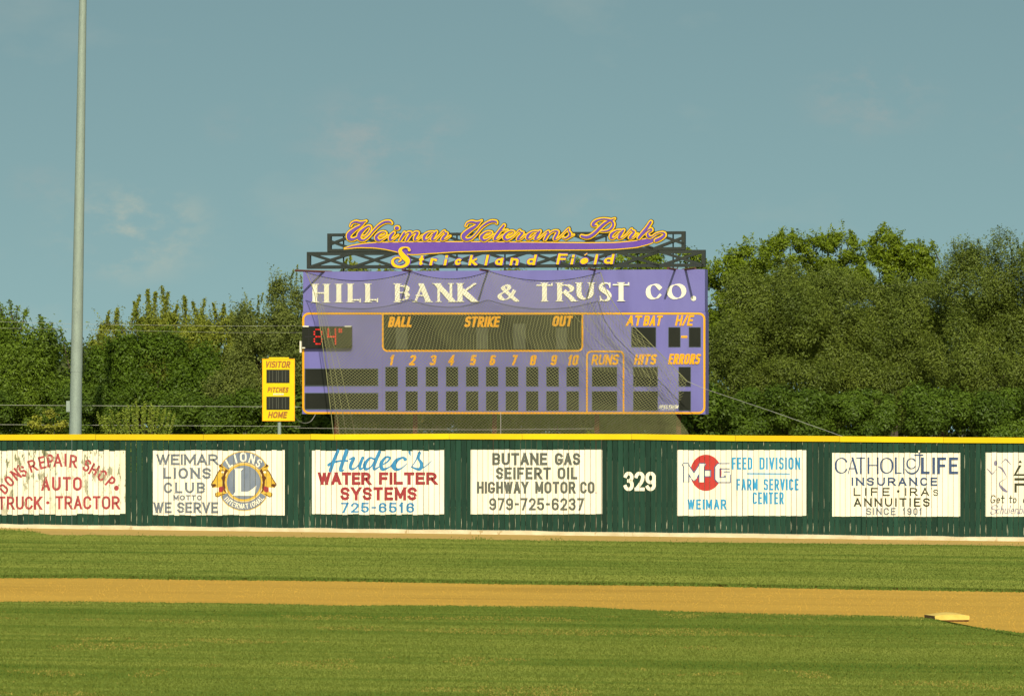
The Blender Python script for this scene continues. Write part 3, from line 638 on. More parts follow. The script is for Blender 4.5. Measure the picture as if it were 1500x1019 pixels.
def as_word(groups):
    WID[0] += 1; o = []
    for q in groups: q = Pol(q); q.w = WID[0]; o.append(q)
    return o
# 1 repair shop
s = sign(SIGNS[0], 'peeling cream sign with red arched lettering', 'peeled', 1.2)
g1 = []
z = lambda x, y: (x / 4.545, 630 + y / 4.545)
for ch, x, y, an, w_, h_ in (('D', 24, 388, 46, 46, 72), ('O', 62, 338, 42, 46, 76), ('N', 106, 292, 38, 46, 80), ('S', 153, 272, 30, 40, 78), ('R', 217, 235, 20, 52, 82), ('E', 281, 214, 13, 44, 84), ('P', 335, 201, 7, 46, 86),
                             ('A', 385, 199, 1, 60, 88), ('I', 436, 197, 0, 13, 86), ('R', 488, 206, -5, 50, 86), ('S', 579, 234, -22, 46, 82), ('H', 626, 263, -28, 50, 82), ('O', 681, 300, -34, 48, 78), ('P', 737, 344, -40, 44, 78)):
    cx, cy = z(x, y); w2, h2 = w_ / 4.545 / 2, h_ / 4.545 / 2
    g1.append((ch, place(strokes(ch, cx - w2, cx + w2, cy - h2, cy + h2, 3.1), cx, cy, an)))
g1 = [p for a_, b_ in ((0, 4), (4, 10), (10, 14)) for p in as_word(sum([q[1] for q in g1[a_:b_]], []))]
g1 += [ribbon([z(121, 234) + (2.6,), z(112, 256) + (1.6,)], cap='round'), [ell(*z(775, 384), 3.6, 3.8)], [ell(*z(318, 481), 2.4, 2.4)]]
g1 += word('AUTO', 60.5, 120, 698, 718.3, 3.6, gap=3)
g1 += word('TRUCK', -3, 61.5, 726.5, 746, 3.3, gap=1.8) + word('TRACTOR', 81, 175.5, 726, 745.5, 3.3, gap=1.8)
letters(s, g1, 'oldred')
# 2 lions club
s = sign(SIGNS[1], 'cream sign with grey lettering and a round crest flanked by two lion heads')
k = dict(serif=.9)
g1 = word('WEIMAR', 229, 319.5, 664.8, 680.6, 3.3, gap=1.8, **k) + word('LIONS', 239.5, 309, 684.8, 701, 3.3, gap=3.5, **k) + word('CLUB', 240, 300.5, 706, 722, 3.4, gap=4, **k)
g1 += word('MOTTO', 254, 295.7, 724.6, 732.5, 2.1, gap=1.6) + word('WE SERVE', 224.6, 319.6, 735, 751, 3.4, gap=1.5, space=5, **k)
letters(s, g1, 'bluegrey')
cx, cy = 357.0, 706.1
zl = lambda x, y: (300 + x / 9.267, 650 + y / 9.267)
def band(r0, r1, a0, a1, n=24, sq=1.0):
    o = []
    for i in range(n):
        t0, t1 = a0 + (a1 - a0) * i / n, a0 + (a1 - a0) * (i + 1) / n
        o.append([(cx + r * math.cos(R(t)), cy - r * math.sin(R(t)) * sq) for r, t in ((r0, t0), (r1, t0), (r1, t1), (r0, t1))])
    return o
def taper(r0, r1, a0, a1, n=24, p=.5, tip=.55):
    o = []; f = lambda t: tip + (1 - tip) * max(0, math.sin(math.pi * t)) ** p
    for i in range(n):
        u0, u1 = i / n, (i + 1) / n; t0, t1 = a0 + (a1 - a0) * u0, a0 + (a1 - a0) * u1
        o.append([(cx + r * math.cos(R(t)), cy - r * math.sin(R(t))) for r, t in ((r0, t0), (r0 + (r1 - r0) * f(u0), t0), (r0 + (r1 - r0) * f(u1), t1), (r0, t1))])
    return o
def mirror(g_): return [[[(2 * cx - x, y) for x, y in p] for p in pol] for pol in g_]
def tri(poly):                                    # fan/ear split of a traced outline into convex pieces
    from mathutils.geometry import tessellate_polygon
    return [[poly[i] for i in t] for t in tessellate_polygon([[Vector((x, y, 0)) for x, y in poly]])]
head = [zl(*p) for p in ((190, 290), (240, 262), (280, 275), (300, 320), (335, 350), (290, 410), (268, 520), (290, 640), (320, 682), (240, 682), (180, 715), (145, 700), (148, 662), (172, 655), (150, 640), (115, 590), (90, 545), (130, 480), (170, 400), (207, 345), (190, 312))]
hd = [tri(head)]
for gg in (hd, mirror(hd)): letters(s, gg, 'gold', 'lion_head', .0022)
mane = [tri([zl(*p) for p in ((186, 292), (240, 258), (284, 272), (305, 330), (285, 345), (262, 318), (215, 312))]), tri([zl(*p) for p in ((222, 455), (248, 430), (284, 440), (270, 520), (284, 615), (245, 572), (240, 500))])]
mane += [tri([zl(*p) for p in ((285, 335), (322, 350), (283, 410), (262, 520), (268, 600), (296, 668), (262, 640), (252, 575), (255, 500), (248, 440), (262, 385))])]
mane += [ribbon(smooth([zl(*p) + (1.25,) for p in ((207, 345), (170, 400), (130, 480), (90, 545), (112, 588))], 4)), ribbon(smooth([zl(*p) + (1.15,) for p in ((148, 662), (145, 700), (180, 715), (240, 682), (320, 682))], 4)),
         tri([zl(*p) for p in ((92, 545), (142, 540), (158, 565), (118, 586))]), ribbon([zl(*p) + (.7,) for p in ((200, 372), (235, 352), (268, 365))])]
for gg in (mane, mirror(mane)): letters(s, gg, 'brown', 'lion_mane', .0034)
wh = [tri([zl(*p) for p in ((118, 592), (188, 588), (186, 652), (152, 640))]), [ell(*zl(243, 382), 2.0, 1.5, 10)]]
for gg in (wh, mirror(wh)): letters(s, gg, 'white', 'lion_muzzle', .0036)
mo = [tri([zl(*p) for p in ((190, 588), (250, 568), (272, 602), (240, 652), (192, 652))])]
for gg in (mo, mirror(mo)): letters(s, gg, 'red', 'lion_mouth', .0038)
gd = [band(24.6, 27.6, 0, 360, 48), taper(28.2, 45.6, 37, 143, p=.45, tip=.72), taper(28.2, 41.6, 210, 330, p=.45, tip=.8)]
letters(s, gd, 'gold', 'crest_border', .0042)
bl = [[[(cx, cy), (cx + 24.8 * math.cos(R(t)), cy - 24.8 * math.sin(R(t))), (cx + 24.8 * math.cos(R(t + 10)), cy - 24.8 * math.sin(R(t + 10)))] for t in range(0, 360, 10)]]
bl += [taper(29.2, 44.4, 39, 141, p=.45, tip=.7), taper(29.0, 40.6, 212, 328, p=.45, tip=.78)]
letters(s, bl, 'crest', 'crest_field', .0056)
wl = []
for ch, t, r_, w_, h_, sw_ in (('L', 127, 35.5, 6.5, 13, 2.2), ('I', 109, 36.8, 2.4, 13.5, 2.2), ('O', 91, 37, 9.5, 14, 2.3), ('N', 70, 36.6, 8.5, 13.5, 2.2), ('S', 52, 35.6, 6.5, 12.5, 2.0)):
    x_, y_ = cx + r_ * math.cos(R(t)), cy - r_ * math.sin(R(t)); wl += place(strokes(ch, x_ - w_ / 2, x_ + w_ / 2, y_ - h_ / 2, y_ + h_ / 2, sw_), x_, y_, (t - 90) * .8)
nm = 'INTERNATIONAL'
for i, ch in enumerate(nm):
    t = 221 + (319 - 221) * (i + (.0 if ch != 'I' else .1)) / (len(nm) - 1); r_ = 34.8; w_ = 4.3 if ch != 'I' else 1.3; h_ = 7.4
    x_, y_ = cx + r_ * math.cos(R(t)), cy - r_ * math.sin(R(t)); wl += place(strokes(ch, x_ - w_ / 2, x_ + w_ / 2, y_ - h_ / 2, y_ + h_ / 2, 1.15), x_, y_, t - 270)
zz = lambda *pp: [zl(*p) for p in pp]
wl += [tri(zz((400, 330), (530, 330), (492, 362), (492, 645), (590, 645), (660, 600), (700, 560), (690, 640), (670, 702), (372, 702), (415, 650), (415, 362)))]
letters(s, wl, 'white', 'crest_lettering', .0072)
# 3 water filter
s = sign(SIGNS[2], 'cream sign with blue script over red block lettering')
zh = lambda p: (440 + p[0] / 6.818, 640 + p[1] / 6.818, p[2] / 6.818 * 1.3)
HUD = [[(375, 138, 26), (335, 230, 26), (300, 332, 28)], [(282, 278, 22), (310, 258, 18), (400, 236, 14), (470, 236, 14)], [(462, 142, 34), (430, 230, 28), (402, 325, 28), (432, 330, 10)],
       [(488, 222, 8), (532, 210, 24), (505, 270, 26), (505, 315, 22), (555, 305, 10), (612, 235, 14)], [(622, 205, 22), (594, 285, 24), (602, 320, 16), (650, 285, 7)],
       [(742, 222, 14), (695, 208, 16), (645, 268, 28), (652, 318, 22), (705, 295, 10), (752, 215, 14)], [(790, 148, 26), (742, 265, 26), (738, 320, 18), (795, 290, 7)],
       [(800, 285, 8), (868, 246, 12), (893, 205, 16), (850, 202, 16), (806, 265, 28), (822, 320, 24), (885, 300, 9), (930, 262, 6)],
       [(1046, 220, 28), (1022, 203, 14), (962, 232, 28), (932, 290, 36), (962, 322, 24), (1012, 308, 10), (1062, 265, 5)], [(1090, 150, 20), (1098, 182, 6)],
       [(1106, 302, 8), (1150, 238, 8), (1190, 155, 22), (1182, 212, 16), (1212, 270, 28), (1188, 320, 22), (1122, 302, 12)], [(1188, 322, 9), (1250, 290, 7), (1308, 238, 5)]]
letters(s, as_word([ribbon(smooth([zh(p) for p in st], 5), cap='round') for st in HUD]), 'blue', 'script_lettering')
letters(s, word('WATER', 465.7, 543.2, 691.3, 709.8, 4.9, gap=.8) + word('FILTER', 555, 640, 691.3, 709.5, 4.9, gap=1.6) + word('SYSTEMS', 498.7, 610.6, 713, 732.4, 4.7, gap=2.2), 'red')
letters(s, word('725-6516', 499.4, 607, 735.3, 750.8, 3.7, gap=3.2, nib=.6), 'blue', 'number')
# 4 butane gas
s = sign(SIGNS[3], 'cream sign with four rows of grey block lettering', jit=.3)
letters(s, word('BUTANE', 721, 801.8, 663, 681, 4.2, gap=1.5) + word('GAS', 812.6, 849.8, 663, 681, 4.2, gap=1.5) + word('SEIFERT', 726.4, 807, 684, 701.7, 4.0, gap=2) + word('OIL', 816.7, 845.7, 684, 701.7, 4.0, gap=2)
        + word('HIGHWAY', 698.5, 774, 705, 722.4, 3.8, gap=1.3) + word('MOTOR', 784, 843, 705, 722.4, 3.8, gap=1.4) + word('CO', 849.8, 871, 705, 722.4, 3.8, gap=1.3) + [[ell(873, 721.4, 1.0, 1.0, 8)]]
        + word('979-725-6237', 716.5, 855.4, 729, 747, 3.1, gap=2.0), 'grey')
# 329
o = letters(fence, word('329', 913.5, 960.5, 690.5, 718.6, 5.0, gap=1.3), 'white', 'distance_number'); tag(o, 'white numerals on bare green planks')
# 5 feed division
s = sign(SIGNS[4], 'cream sign with a red disc and light blue lettering', jit=.3)
letters(s, [[[(1034, 692)] + ell(1034, 692, 23.0, 26.6, 36)[i:i + 2] if i < 35 else [(1034, 692), ell(1034, 692, 23.0, 26.6, 36)[35], ell(1034, 692, 23.0, 26.6, 36)[0]] for i in range(36)]], 'disc', 'red_disc', .003)
gee = lambda gr: [ribbon([(1068.8, 682.4), (1053, 682.4), (1050.6, 685), (1050.6, 700), (1053, 702.6), (1066, 702.6), (1066, 694.6)], 6.4, grow=gr), ribbon([(1060, 693.6), (1069.2, 693.6)], 4.6, grow=gr)]
mg = lambda gr: as_word(strokes('M', 1002, 1031, 678.8, 706, 6.6, grow=gr)) + as_word(gee(gr)) + [[[(1032.6 - gr, 689.2 - gr), (1040.6 + gr, 689.2 - gr), (1040.6 + gr, 697 + gr), (1032.6 - gr, 697 + gr)]]]
letters(s, mg(1.3), 'outblue', 'initials_outline', .0042); letters(s, mg(-.1), 'white', 'initials', .0075)
letters(s, word('FEED', 1072, 1102, 669.6, 687.3, 2.35, gap=1.6) + word('DIVISION', 1112.5, 1172.3, 669.6, 687.3, 2.35, gap=2.0) + [[[(1094.4, 692.4), (1157, 692.8), (1157, 694.6), (1094.4, 694.4)]]]
        + word('FARM', 1078.5, 1110, 701, 717.7, 2.35, gap=1.5) + word('SERVICE', 1118.7, 1170, 701, 717.7, 2.35, gap=1.6) + word('CENTER', 1102.4, 1148, 720.5, 738, 2.35, gap=1.6) + word('WEIMAR', 1007, 1064, 730.8, 745.7, 2.6, gap=2.2), 'sky')
# 6 insurance
s = sign(SIGNS[5], 'clean cream sign with navy and olive lettering and a small cross', jit=.25)
k = dict(nib=.5)
g1 = []
for ch, a, b, sw_ in (('C', 1223, 1242, 2.3), ('A', 1241.2, 1256.5, 2.4), ('T', 1254.5, 1267.5, 2.3), ('H', 1270.7, 1287, 2.3), ('O', 1289, 1308.6, 2.3), ('L', 1310.7, 1320.7, 2.4), ('I', 1322.5, 1325, 1.6)): g1 += strokes(ch, a, b, 669.3, 694, sw_ * 1.22, **k)
g1 += strokes('C', 1327.5, 1342.5, 670, 687.3, 2.5, **k)
g1 += [ribbon(smooth([(1326, 686.5, 1.0), (1330, 691.5, 2.2), (1337, 693.3, 2.8), (1343.5, 689.5, 2.4), (1346.6, 682, 1.8), (1347, 671, 1.8), (1346.5, 662, 1.6)], 5)), [[(1339.3, 665.2), (1352.6, 665.2), (1352.6, 667.2), (1339.3, 667.2)]]]
for ch, a, b in (('L', 1349.4, 1361.7), ('I', 1366, 1369.4), ('F', 1373, 1386), ('E', 1390, 1403.4)): g1 += strokes(ch, a, b, 669.5, 694, 3.9)
g1 += word('INSURANCE', 1247.4, 1373.3, 698.8, 711.2, 2.7, gap=4.0)
cr = MB()
letters(s, g1, 'navy')
letters(s, [[[(1345.2, 659.6), (1347.4, 659.6), (1347.4, 662.4), (1345.2, 662.4)]]], 'cream', 'cross_tip', .002)
letters(s, word('LIFE', 1250.3, 1303.3, 714, 726, 2.0, gap=6.5) + [[ell(1315.7, 719.2, 2.0, 2.0, 12)]] + word('IRA', 1325.7, 1360.8, 714, 726, 2.0, gap=5) + [ribbon([(1364.4, 714.2, 1), (1364, 716, .7)])] + strokes('S', 1367, 1374.3, 716.4, 726, 1.6)
        + word('ANNUITIES', 1250.7, 1362, 729, 741.6, 2.0, gap=4.2), 'olive', 'small_lettering')
letters(s, word('SINCE', 1268.7, 1312, 743.4, 754, 1.7, gap=2.6) + word('1901', 1322.3, 1350.7, 743.4, 754, 1.7, gap=2.4), 'bluegrey', 'year')
# 7 right edge
s = sign(SIGNS[6], 'cream sign at the frame edge with a leaping stick figure', jit=.25)
zr = lambda p: (1430 + p[0] / 8.857, 650 + p[1] / 8.857, (p[2] if len(p) > 2 else 0) / 8.857)
fig = [[ell(zr((251, 250))[0], zr((251, 250))[1], 2.7, 4.0, 14)]]
for st in ([(282, 290, 14), (330, 318, 26), (368, 375, 18), (393, 425, 6), (375, 455, 6), (320, 485, 10), (300, 515, 18), (320, 555, 32), (362, 595, 40), (402, 622, 18)], [(140, 322, 12), (172, 352, 16), (205, 386, 16), (240, 355, 8), (268, 318, 4)], [(320, 255, 4), (352, 222, 10), (380, 198, 16), (415, 228, 16), (450, 265, 8)]):
    fig.append(ribbon(smooth([zr(p) for p in st], 5)))
letters(s, fig, 'lilac', 'leaping_figure')
zq = lambda *pp: [zr(p)[:2] for p in pp]
g1 = [[zq((545, 245), (570, 205), (595, 245))], [zq((552, 275), (590, 275), (520, 388), (482, 412))], [zq((620, 275), (658, 275), (730, 412), (692, 388))], [zq((482, 412), (520, 388), (692, 388), (730, 412))], [zq((495, 440), (720, 440), (720, 473), (495, 473))], [zq((495, 508), (720, 508), (720, 540), (495, 540))], [zq((495, 541), (525, 541), (525, 628), (495, 628))]]
letters(s, g1 + word('Get', 1450.3, 1472, 724.6, 736.6, 1.5, gap=1.2, slant=.12) + word('to', 1477.5, 1490, 724.6, 736.6, 1.5, gap=1.2, slant=.12) + word('a', 1498, 1504, 724.6, 736.6, 1.5, slant=.12), 'olive')
letters(s, strokes('S', 1449, 1458.5, 738.8, 753.5, 1.6, nib=.5, slant=.3) + word('chulenburg', 1458.5, 1518, 739.5, 752.5, 1.3, gap=.9, slant=.22, nib=.6), 'lilac', 'town_lettering')

# ------------------------------------------------------------------ scoreboard
SB = Plane(738, 96.0, .238)
b0 = SB(738, 628); board = thing('scoreboard', (b0.x, b0.y + .15, 0), 'wide purple electric scoreboard on rusty posts with script sign above', 'scoreboard')
def lin(px, l, r): return l + (r - l) * (px - 444) / 588.0
mb = MB(); mb.prism(SB, [(444, 457.3), (1032.5, 456.3), (1032.5, 394.3), (444, 398)], -.30, 0); bank = mb.build('bank_panel', M['purple'], board)
mb = MB(); mb.prism(SB, [(443, 606), (1033.5, 606.5), (1033.5, 456.6), (443, 457.6)], -.32, .012); face = mb.build('main_panel', M['purple'], board)
# seams between the cabinet sections
mb = MB()
for px in (560, 714, 857): mb.rect(SB, px, 515 if px != 857 else 460, px + .35, 603, .012, .0145)
mb.build('panel_seam', M['vivid'], face)
g1 = []
for ch, a, b in (('H', 455.3, 484.7), ('I', 490.4, 502.7), ('L', 508, 528.7), ('L', 533.7, 554), ('B', 577, 600.7), ('A', 605, 631.3), ('N', 637, 666.6), ('K', 669, 695.6), ('&', 729, 758), ('T', 786, 809.5), ('R', 814.7, 841.6), ('U', 842.4, 872.5), ('S', 878, 895.3), ('T', 898, 922), ('C', 946, 971), ('O', 977, 1005.6)):
    t = (a - 455) / 550; y0, y1 = 415.8 - 2.8 * t, 443 - 2.4 * t; sw_ = 7.2 if ch not in '&S' else 6.8
    inset = {'H': 2.6, 'I': 2.4, 'L': 1.6, 'B': 1.6, 'A': 1.2, 'N': 2.2, 'K': 1.6, 'T': 0, 'R': 1.5, 'U': 2.4}.get(ch, 0)
    if ch == 'I': a, b = (a + b) / 2 - 3.8, (a + b) / 2 + 3.8; inset = 0
    if ch in 'HB&TC' and (ch != 'T' or a < 800): WID[0] += 1
    for q in strokes(ch, a + inset, b - (0 if ch in 'LBRKTE' else inset), y0, y1, sw_, nib=.12, serif=.95): q = Pol(q); q.w = WID[0]; g1.append(q)
g1 += [[ell(1016, 437, 3.9, 3.7, 16)]]
for wi in sorted({getattr(q, 'w', 0) for q in g1}):
    mb = MB(); solid(mb, SB, [q for q in g1 if getattr(q, 'w', 0) == wi], .0, .012); mb.build('lettering', M['white'], bank)
def border(pts, w, closed=True, off=.012, name='border_line'):
    mb = MB()
    for p in ribbon([(x, y, w) for x, y in pts], closed=closed): mb.prism(SB, p, off - .001, off + .006)
    return mb.build(name, M['orange'], face)
border(rrect(444.6, 459.2, 1032, 604.6, 8), 2.9)
mb = MB(); mb.prism(SB, rrect(561.5, 461, 853, 513, 7, tl=0, tr=0)[::-1], .012, .016); cnt = mb.build('count_display', M['glass'], face)
for a, b, y0, y1 in ((580, 597, 480, 511), (698, 715, 480, 511), (752, 770, 474, 511), (815, 831, 480, 511)):
    mb = MB(); mb.rect(SB, a, y0, b, y1, .016, .018); mb.build('light_column', M['slot'], cnt)
border([(561, 460)] + rrect(561, 440, 853.5, 513.8, 8, tl=0, tr=0)[1:-1] [::-1][::-1] + [(561, 460)], 2.4, False) if False else None
border([(561, 460.6), (561, 506)] + [(568 - 7 * math.cos(R(a)), 506.5 + 7.3 * math.sin(R(a))) for a in range(0, 91, 15)] + [(846.5 + 7 * math.sin(R(a)), 506.5 + 7.3 * math.cos(R(a))) for a in range(0, 91, 15)] + [(853.5, 506), (853.5, 460.4)], 2.5, False)
border([(860, 603.2), (860, 521)] + [(867 - 7 * math.cos(R(a)), 521 - 6.5 * math.sin(R(a))) for a in range(0, 91, 15)] + [(907 + 6.5 * math.sin(R(a)), 521 - 6.5 * math.cos(R(a))) for a in range(0, 91, 15)] + [(913.6, 521), (913.6, 603.2)], 2.4, False)
A.n = 2
IT = dict(slant=.20, rnd=.55)
lab = [('BALL', 568.5, 606, 463.6, 479, 3.4), ('STRIKE', 680, 734, 463.2, 479, 3.3), ('OUT', 808.5, 840, 462.4, 478, 3.3), ('AT', 917, 941.5, 462, 477.2, 3.0), ('BAT', 942, 971.5, 462, 477.2, 3.0), ('H/E', 989, 1017.5, 461.5, 477, 2.8),
       ('RUNS', 866, 908, 519, 534.4, 2.75), ('HITS', 928.6, 963.2, 518.6, 534, 3.1), ('ERRORS', 978.6, 1027.5, 518, 533.3, 2.9)]
for t_, a, b, y0, y1, sw_ in lab:
    mb = MB(); solid(mb, SB, word(t_, a, b, y0, y1, sw_, gap=1.0, **IT), .011, .021); mb.build('heading', M['orange'], face)
for t_, a, b in (('1', 570, 579), ('2', 599.2, 610.8), ('3', 629, 640.8), ('4', 656, 667.5), ('5', 688, 699), ('6', 716.5, 727.5), ('7', 749, 759), ('8', 775.6, 787), ('9', 806, 817.5), ('10', 831, 849)):
    mb = MB(); solid(mb, SB, word(t_, a, b, 519.6, 535, 3.2, gap=1.0, **IT), .011, .021); mb.build('inning_number', M['orange'], face)
A.n = 5
cols = [(565, 583), (594.8, 612), (624.2, 641.8), (653.8, 671.2), (683.2, 700.8), (712.4, 730), (741.3, 759.4), (771.2, 788.7), (800.8, 818.6), (830.3, 848), (867.6, 904), (928, 963.6), (994.5, 1012)]
wins = [(a, y0, b, y1) for a, b in cols for y0, y1 in ((537.4, 565.6), (573, 601))] + [(925.2, 479.4, 961, 508), (979.6, 479.4, 996.8, 508), (1009.5, 479.4, 1026.6, 508)]
for a, y0, b, y1 in wins:
    mb = MB(); mb.rect(SB, a, y0, b, y1, .011, .0155)
    w_ = mb.build('digit_window', M['glass'], face); mb = MB()
    for p in ribbon([(x, y, .7) for x, y in ((a, y0), (b, y0), (b, y1), (a, y1))], closed=True): mb.prism(SB, p, .0155, .020)
    mb.build('window_frame', M['frame'], w_)
for y0, y1 in ((540, 564.8), (575.6, 599)):
    mb = MB(); mb.rect(SB, 447, y0, 554, y1, .011, .016); w_ = mb.build('team_name_window', M['glass'], face); mb = MB()
    for p in ribbon([(x, y, 1.1) for x, y in ((447, y0), (554, y0), (554, y1), (447, y1))], closed=True): mb.prism(SB, p, .016, .022)
    mb.build('window_frame', M['frame'], w_)
mb = MB(); mb.rect(SB, 998, 491.6, 1007, 494.8, .012, .018); mb.build('dash', M['orange'], face)
mb = MB(); solid(mb, SB, word('SPECTRUM', 964.7, 994.5, 593, 598.2, 1.15, gap=.5, slant=.25), .012, .0145)
for x in np.arange(968, 990, 1.6): mb.rect(SB, x, 599.1, x + 1.1, 600, .012, .0145)
mb.build('maker_mark', M['white'], face)
# temperature display
mb = MB(); mb.prism(SB, [(444.4, 509.8), (516.4, 509.8), (516.4, 478), (444.4, 478)], .012, .10); td = mb.build('temperature_display', M['glass'], board)
mb = MB()
for a, b, y0, y1 in ((445.6, 454, 477.2, 478.9), (507, 516, 477.2, 478.9), (441, 443.4, 499.6, 516.4), (444.6, 449, 508.6, 510.2)): mb.rect(SB, a, y0, b, y1, .05, .104)
mb.build('metal_clip', M['white'], td)
def dots(pat, x0, y0, dx, dy, m, name):
    mb = MB()
    for r_, row in enumerate(pat):
        for c_, ch in enumerate(row):
            if ch == '#': mb.prism(SB, ell(x0 + c_ * dx, y0 + r_ * dy, 1.15, 1.2, 8)[::-1], .10, .103)
    return mb.build(name, M[m], td)
dots(['.###.', '#...#', '#...#', '.###.', '#...#', '#...#', '.###.'], 462.5, 482.6, 2.7, 3.5, 'led', 'lit_numeral')
dots(['#...#', '#...#', '#...#', '#####', '....#', '....#', '....#'], 482.6, 482.6, 2.7, 3.5, 'led', 'lit_numeral')
dots(['##', '##'], 499, 482.6, 3.0, 3.4, 'led', 'degree_mark')
dots(['..#..', '..#..', '..#..', '#####', '..#..', '..#..', '..#..'], 449.6, 482.6, 2.3, 3.5, 'dim', 'unlit_numeral')
# posts
for px in (487.5, 603, 719.5, 870, 990):
    mb = MB(); a = SB(px - 3.4, 606, -.28); b = SB(px + 3.4, 606, -.28)
    zf = float(gz(a.x)) - .3; zt = SB(px, 400).z
    mb.box(a.x, b.x, a.y - .002, a.y + .008, zf, a.z - .003); mb.box((a.x + b.x) / 2 - .006, (a.x + b.x) / 2 + .006, a.y + .008, a.y + .14, zf, a.z - .003); mb.box(a.x, b.x, a.y + .14, a.y + .15, zf, a.z - .003)
    mb.build('post', M['rust'], board)
# black truss over the board
tr = [(446, 1030.5, 368.6, 365.4, 393.4, 390.4, 448.0, 64.45, 9, 5.0), (476.2, 1001, 341.6, 338.2, 368.4, 365.6, 454.8, 62.5, 9, 4.2)]
mb = MB()
ln = lambda x, l, r: l + (r - l) * (x - 446) / 584.5
dk = 0
def bar(a, b, w, o=0.0):
    global dk; dk = (dk + 1) % 9
    for p in ribbon([(a[0], a[1], w), (b[0], b[1], w)]): mb.prism(SB, p, -.24 - .002 * dk, -.17 + .002 * dk + o)
for x0, x1, tl, trr, bl_, br, st, pw, n_, cw in tr:
    T_ = lambda x: tl + (trr - tl) * (x - x0) / (x1 - x0); B_ = lambda x: bl_ + (br - bl_) * (x - x0) / (x1 - x0)
    bar((x0, T_(x0) + cw / 2), (x1, T_(x1) + cw / 2), cw); bar((x0, B_(x0) - cw / 2), (x1, B_(x1) - cw / 2), cw)
    bar((x0 + 2.6, T_(x0) + .4), (x0 + 2.6, B_(x0) - .4), 5.2); bar((x1 - 2.6, T_(x1) + .4), (x1 - 2.6, B_(x1) - .4), 5.2)
    for k in range(n_):
        a, b = st + pw * k, st + pw * (k + 1)
        for sgn in (0, 1):
            p, q_ = ((a, T_(a) + 2), (b, B_(b) - 2)) if sgn else ((a, B_(a) - 2), (b, T_(b) + 2))
            lo, hi = x0 + 2, x1 - 2; f = lambda x: p[1] + (q_[1] - p[1]) * (x - p[0]) / (q_[0] - p[0])
            xa, xb = max(p[0], lo), min(q_[0], hi)
            if xb - xa > 2: bar((xa, f(xa)), (xb, f(xb)), 3.9)
truss = mb.build('truss_frame', M['black'], board)
for i, px in enumerate((498, 588.5, 664.5, 735, 812.5, 883.5, 930, 982)):
    mb = MB(); mb.rect(SB, px - .9, ln(px, 341, 338), px + .9, ln(px, 398.5, 394.5), -.285, -.262); mb.build('truss_upright', M['black'], truss)
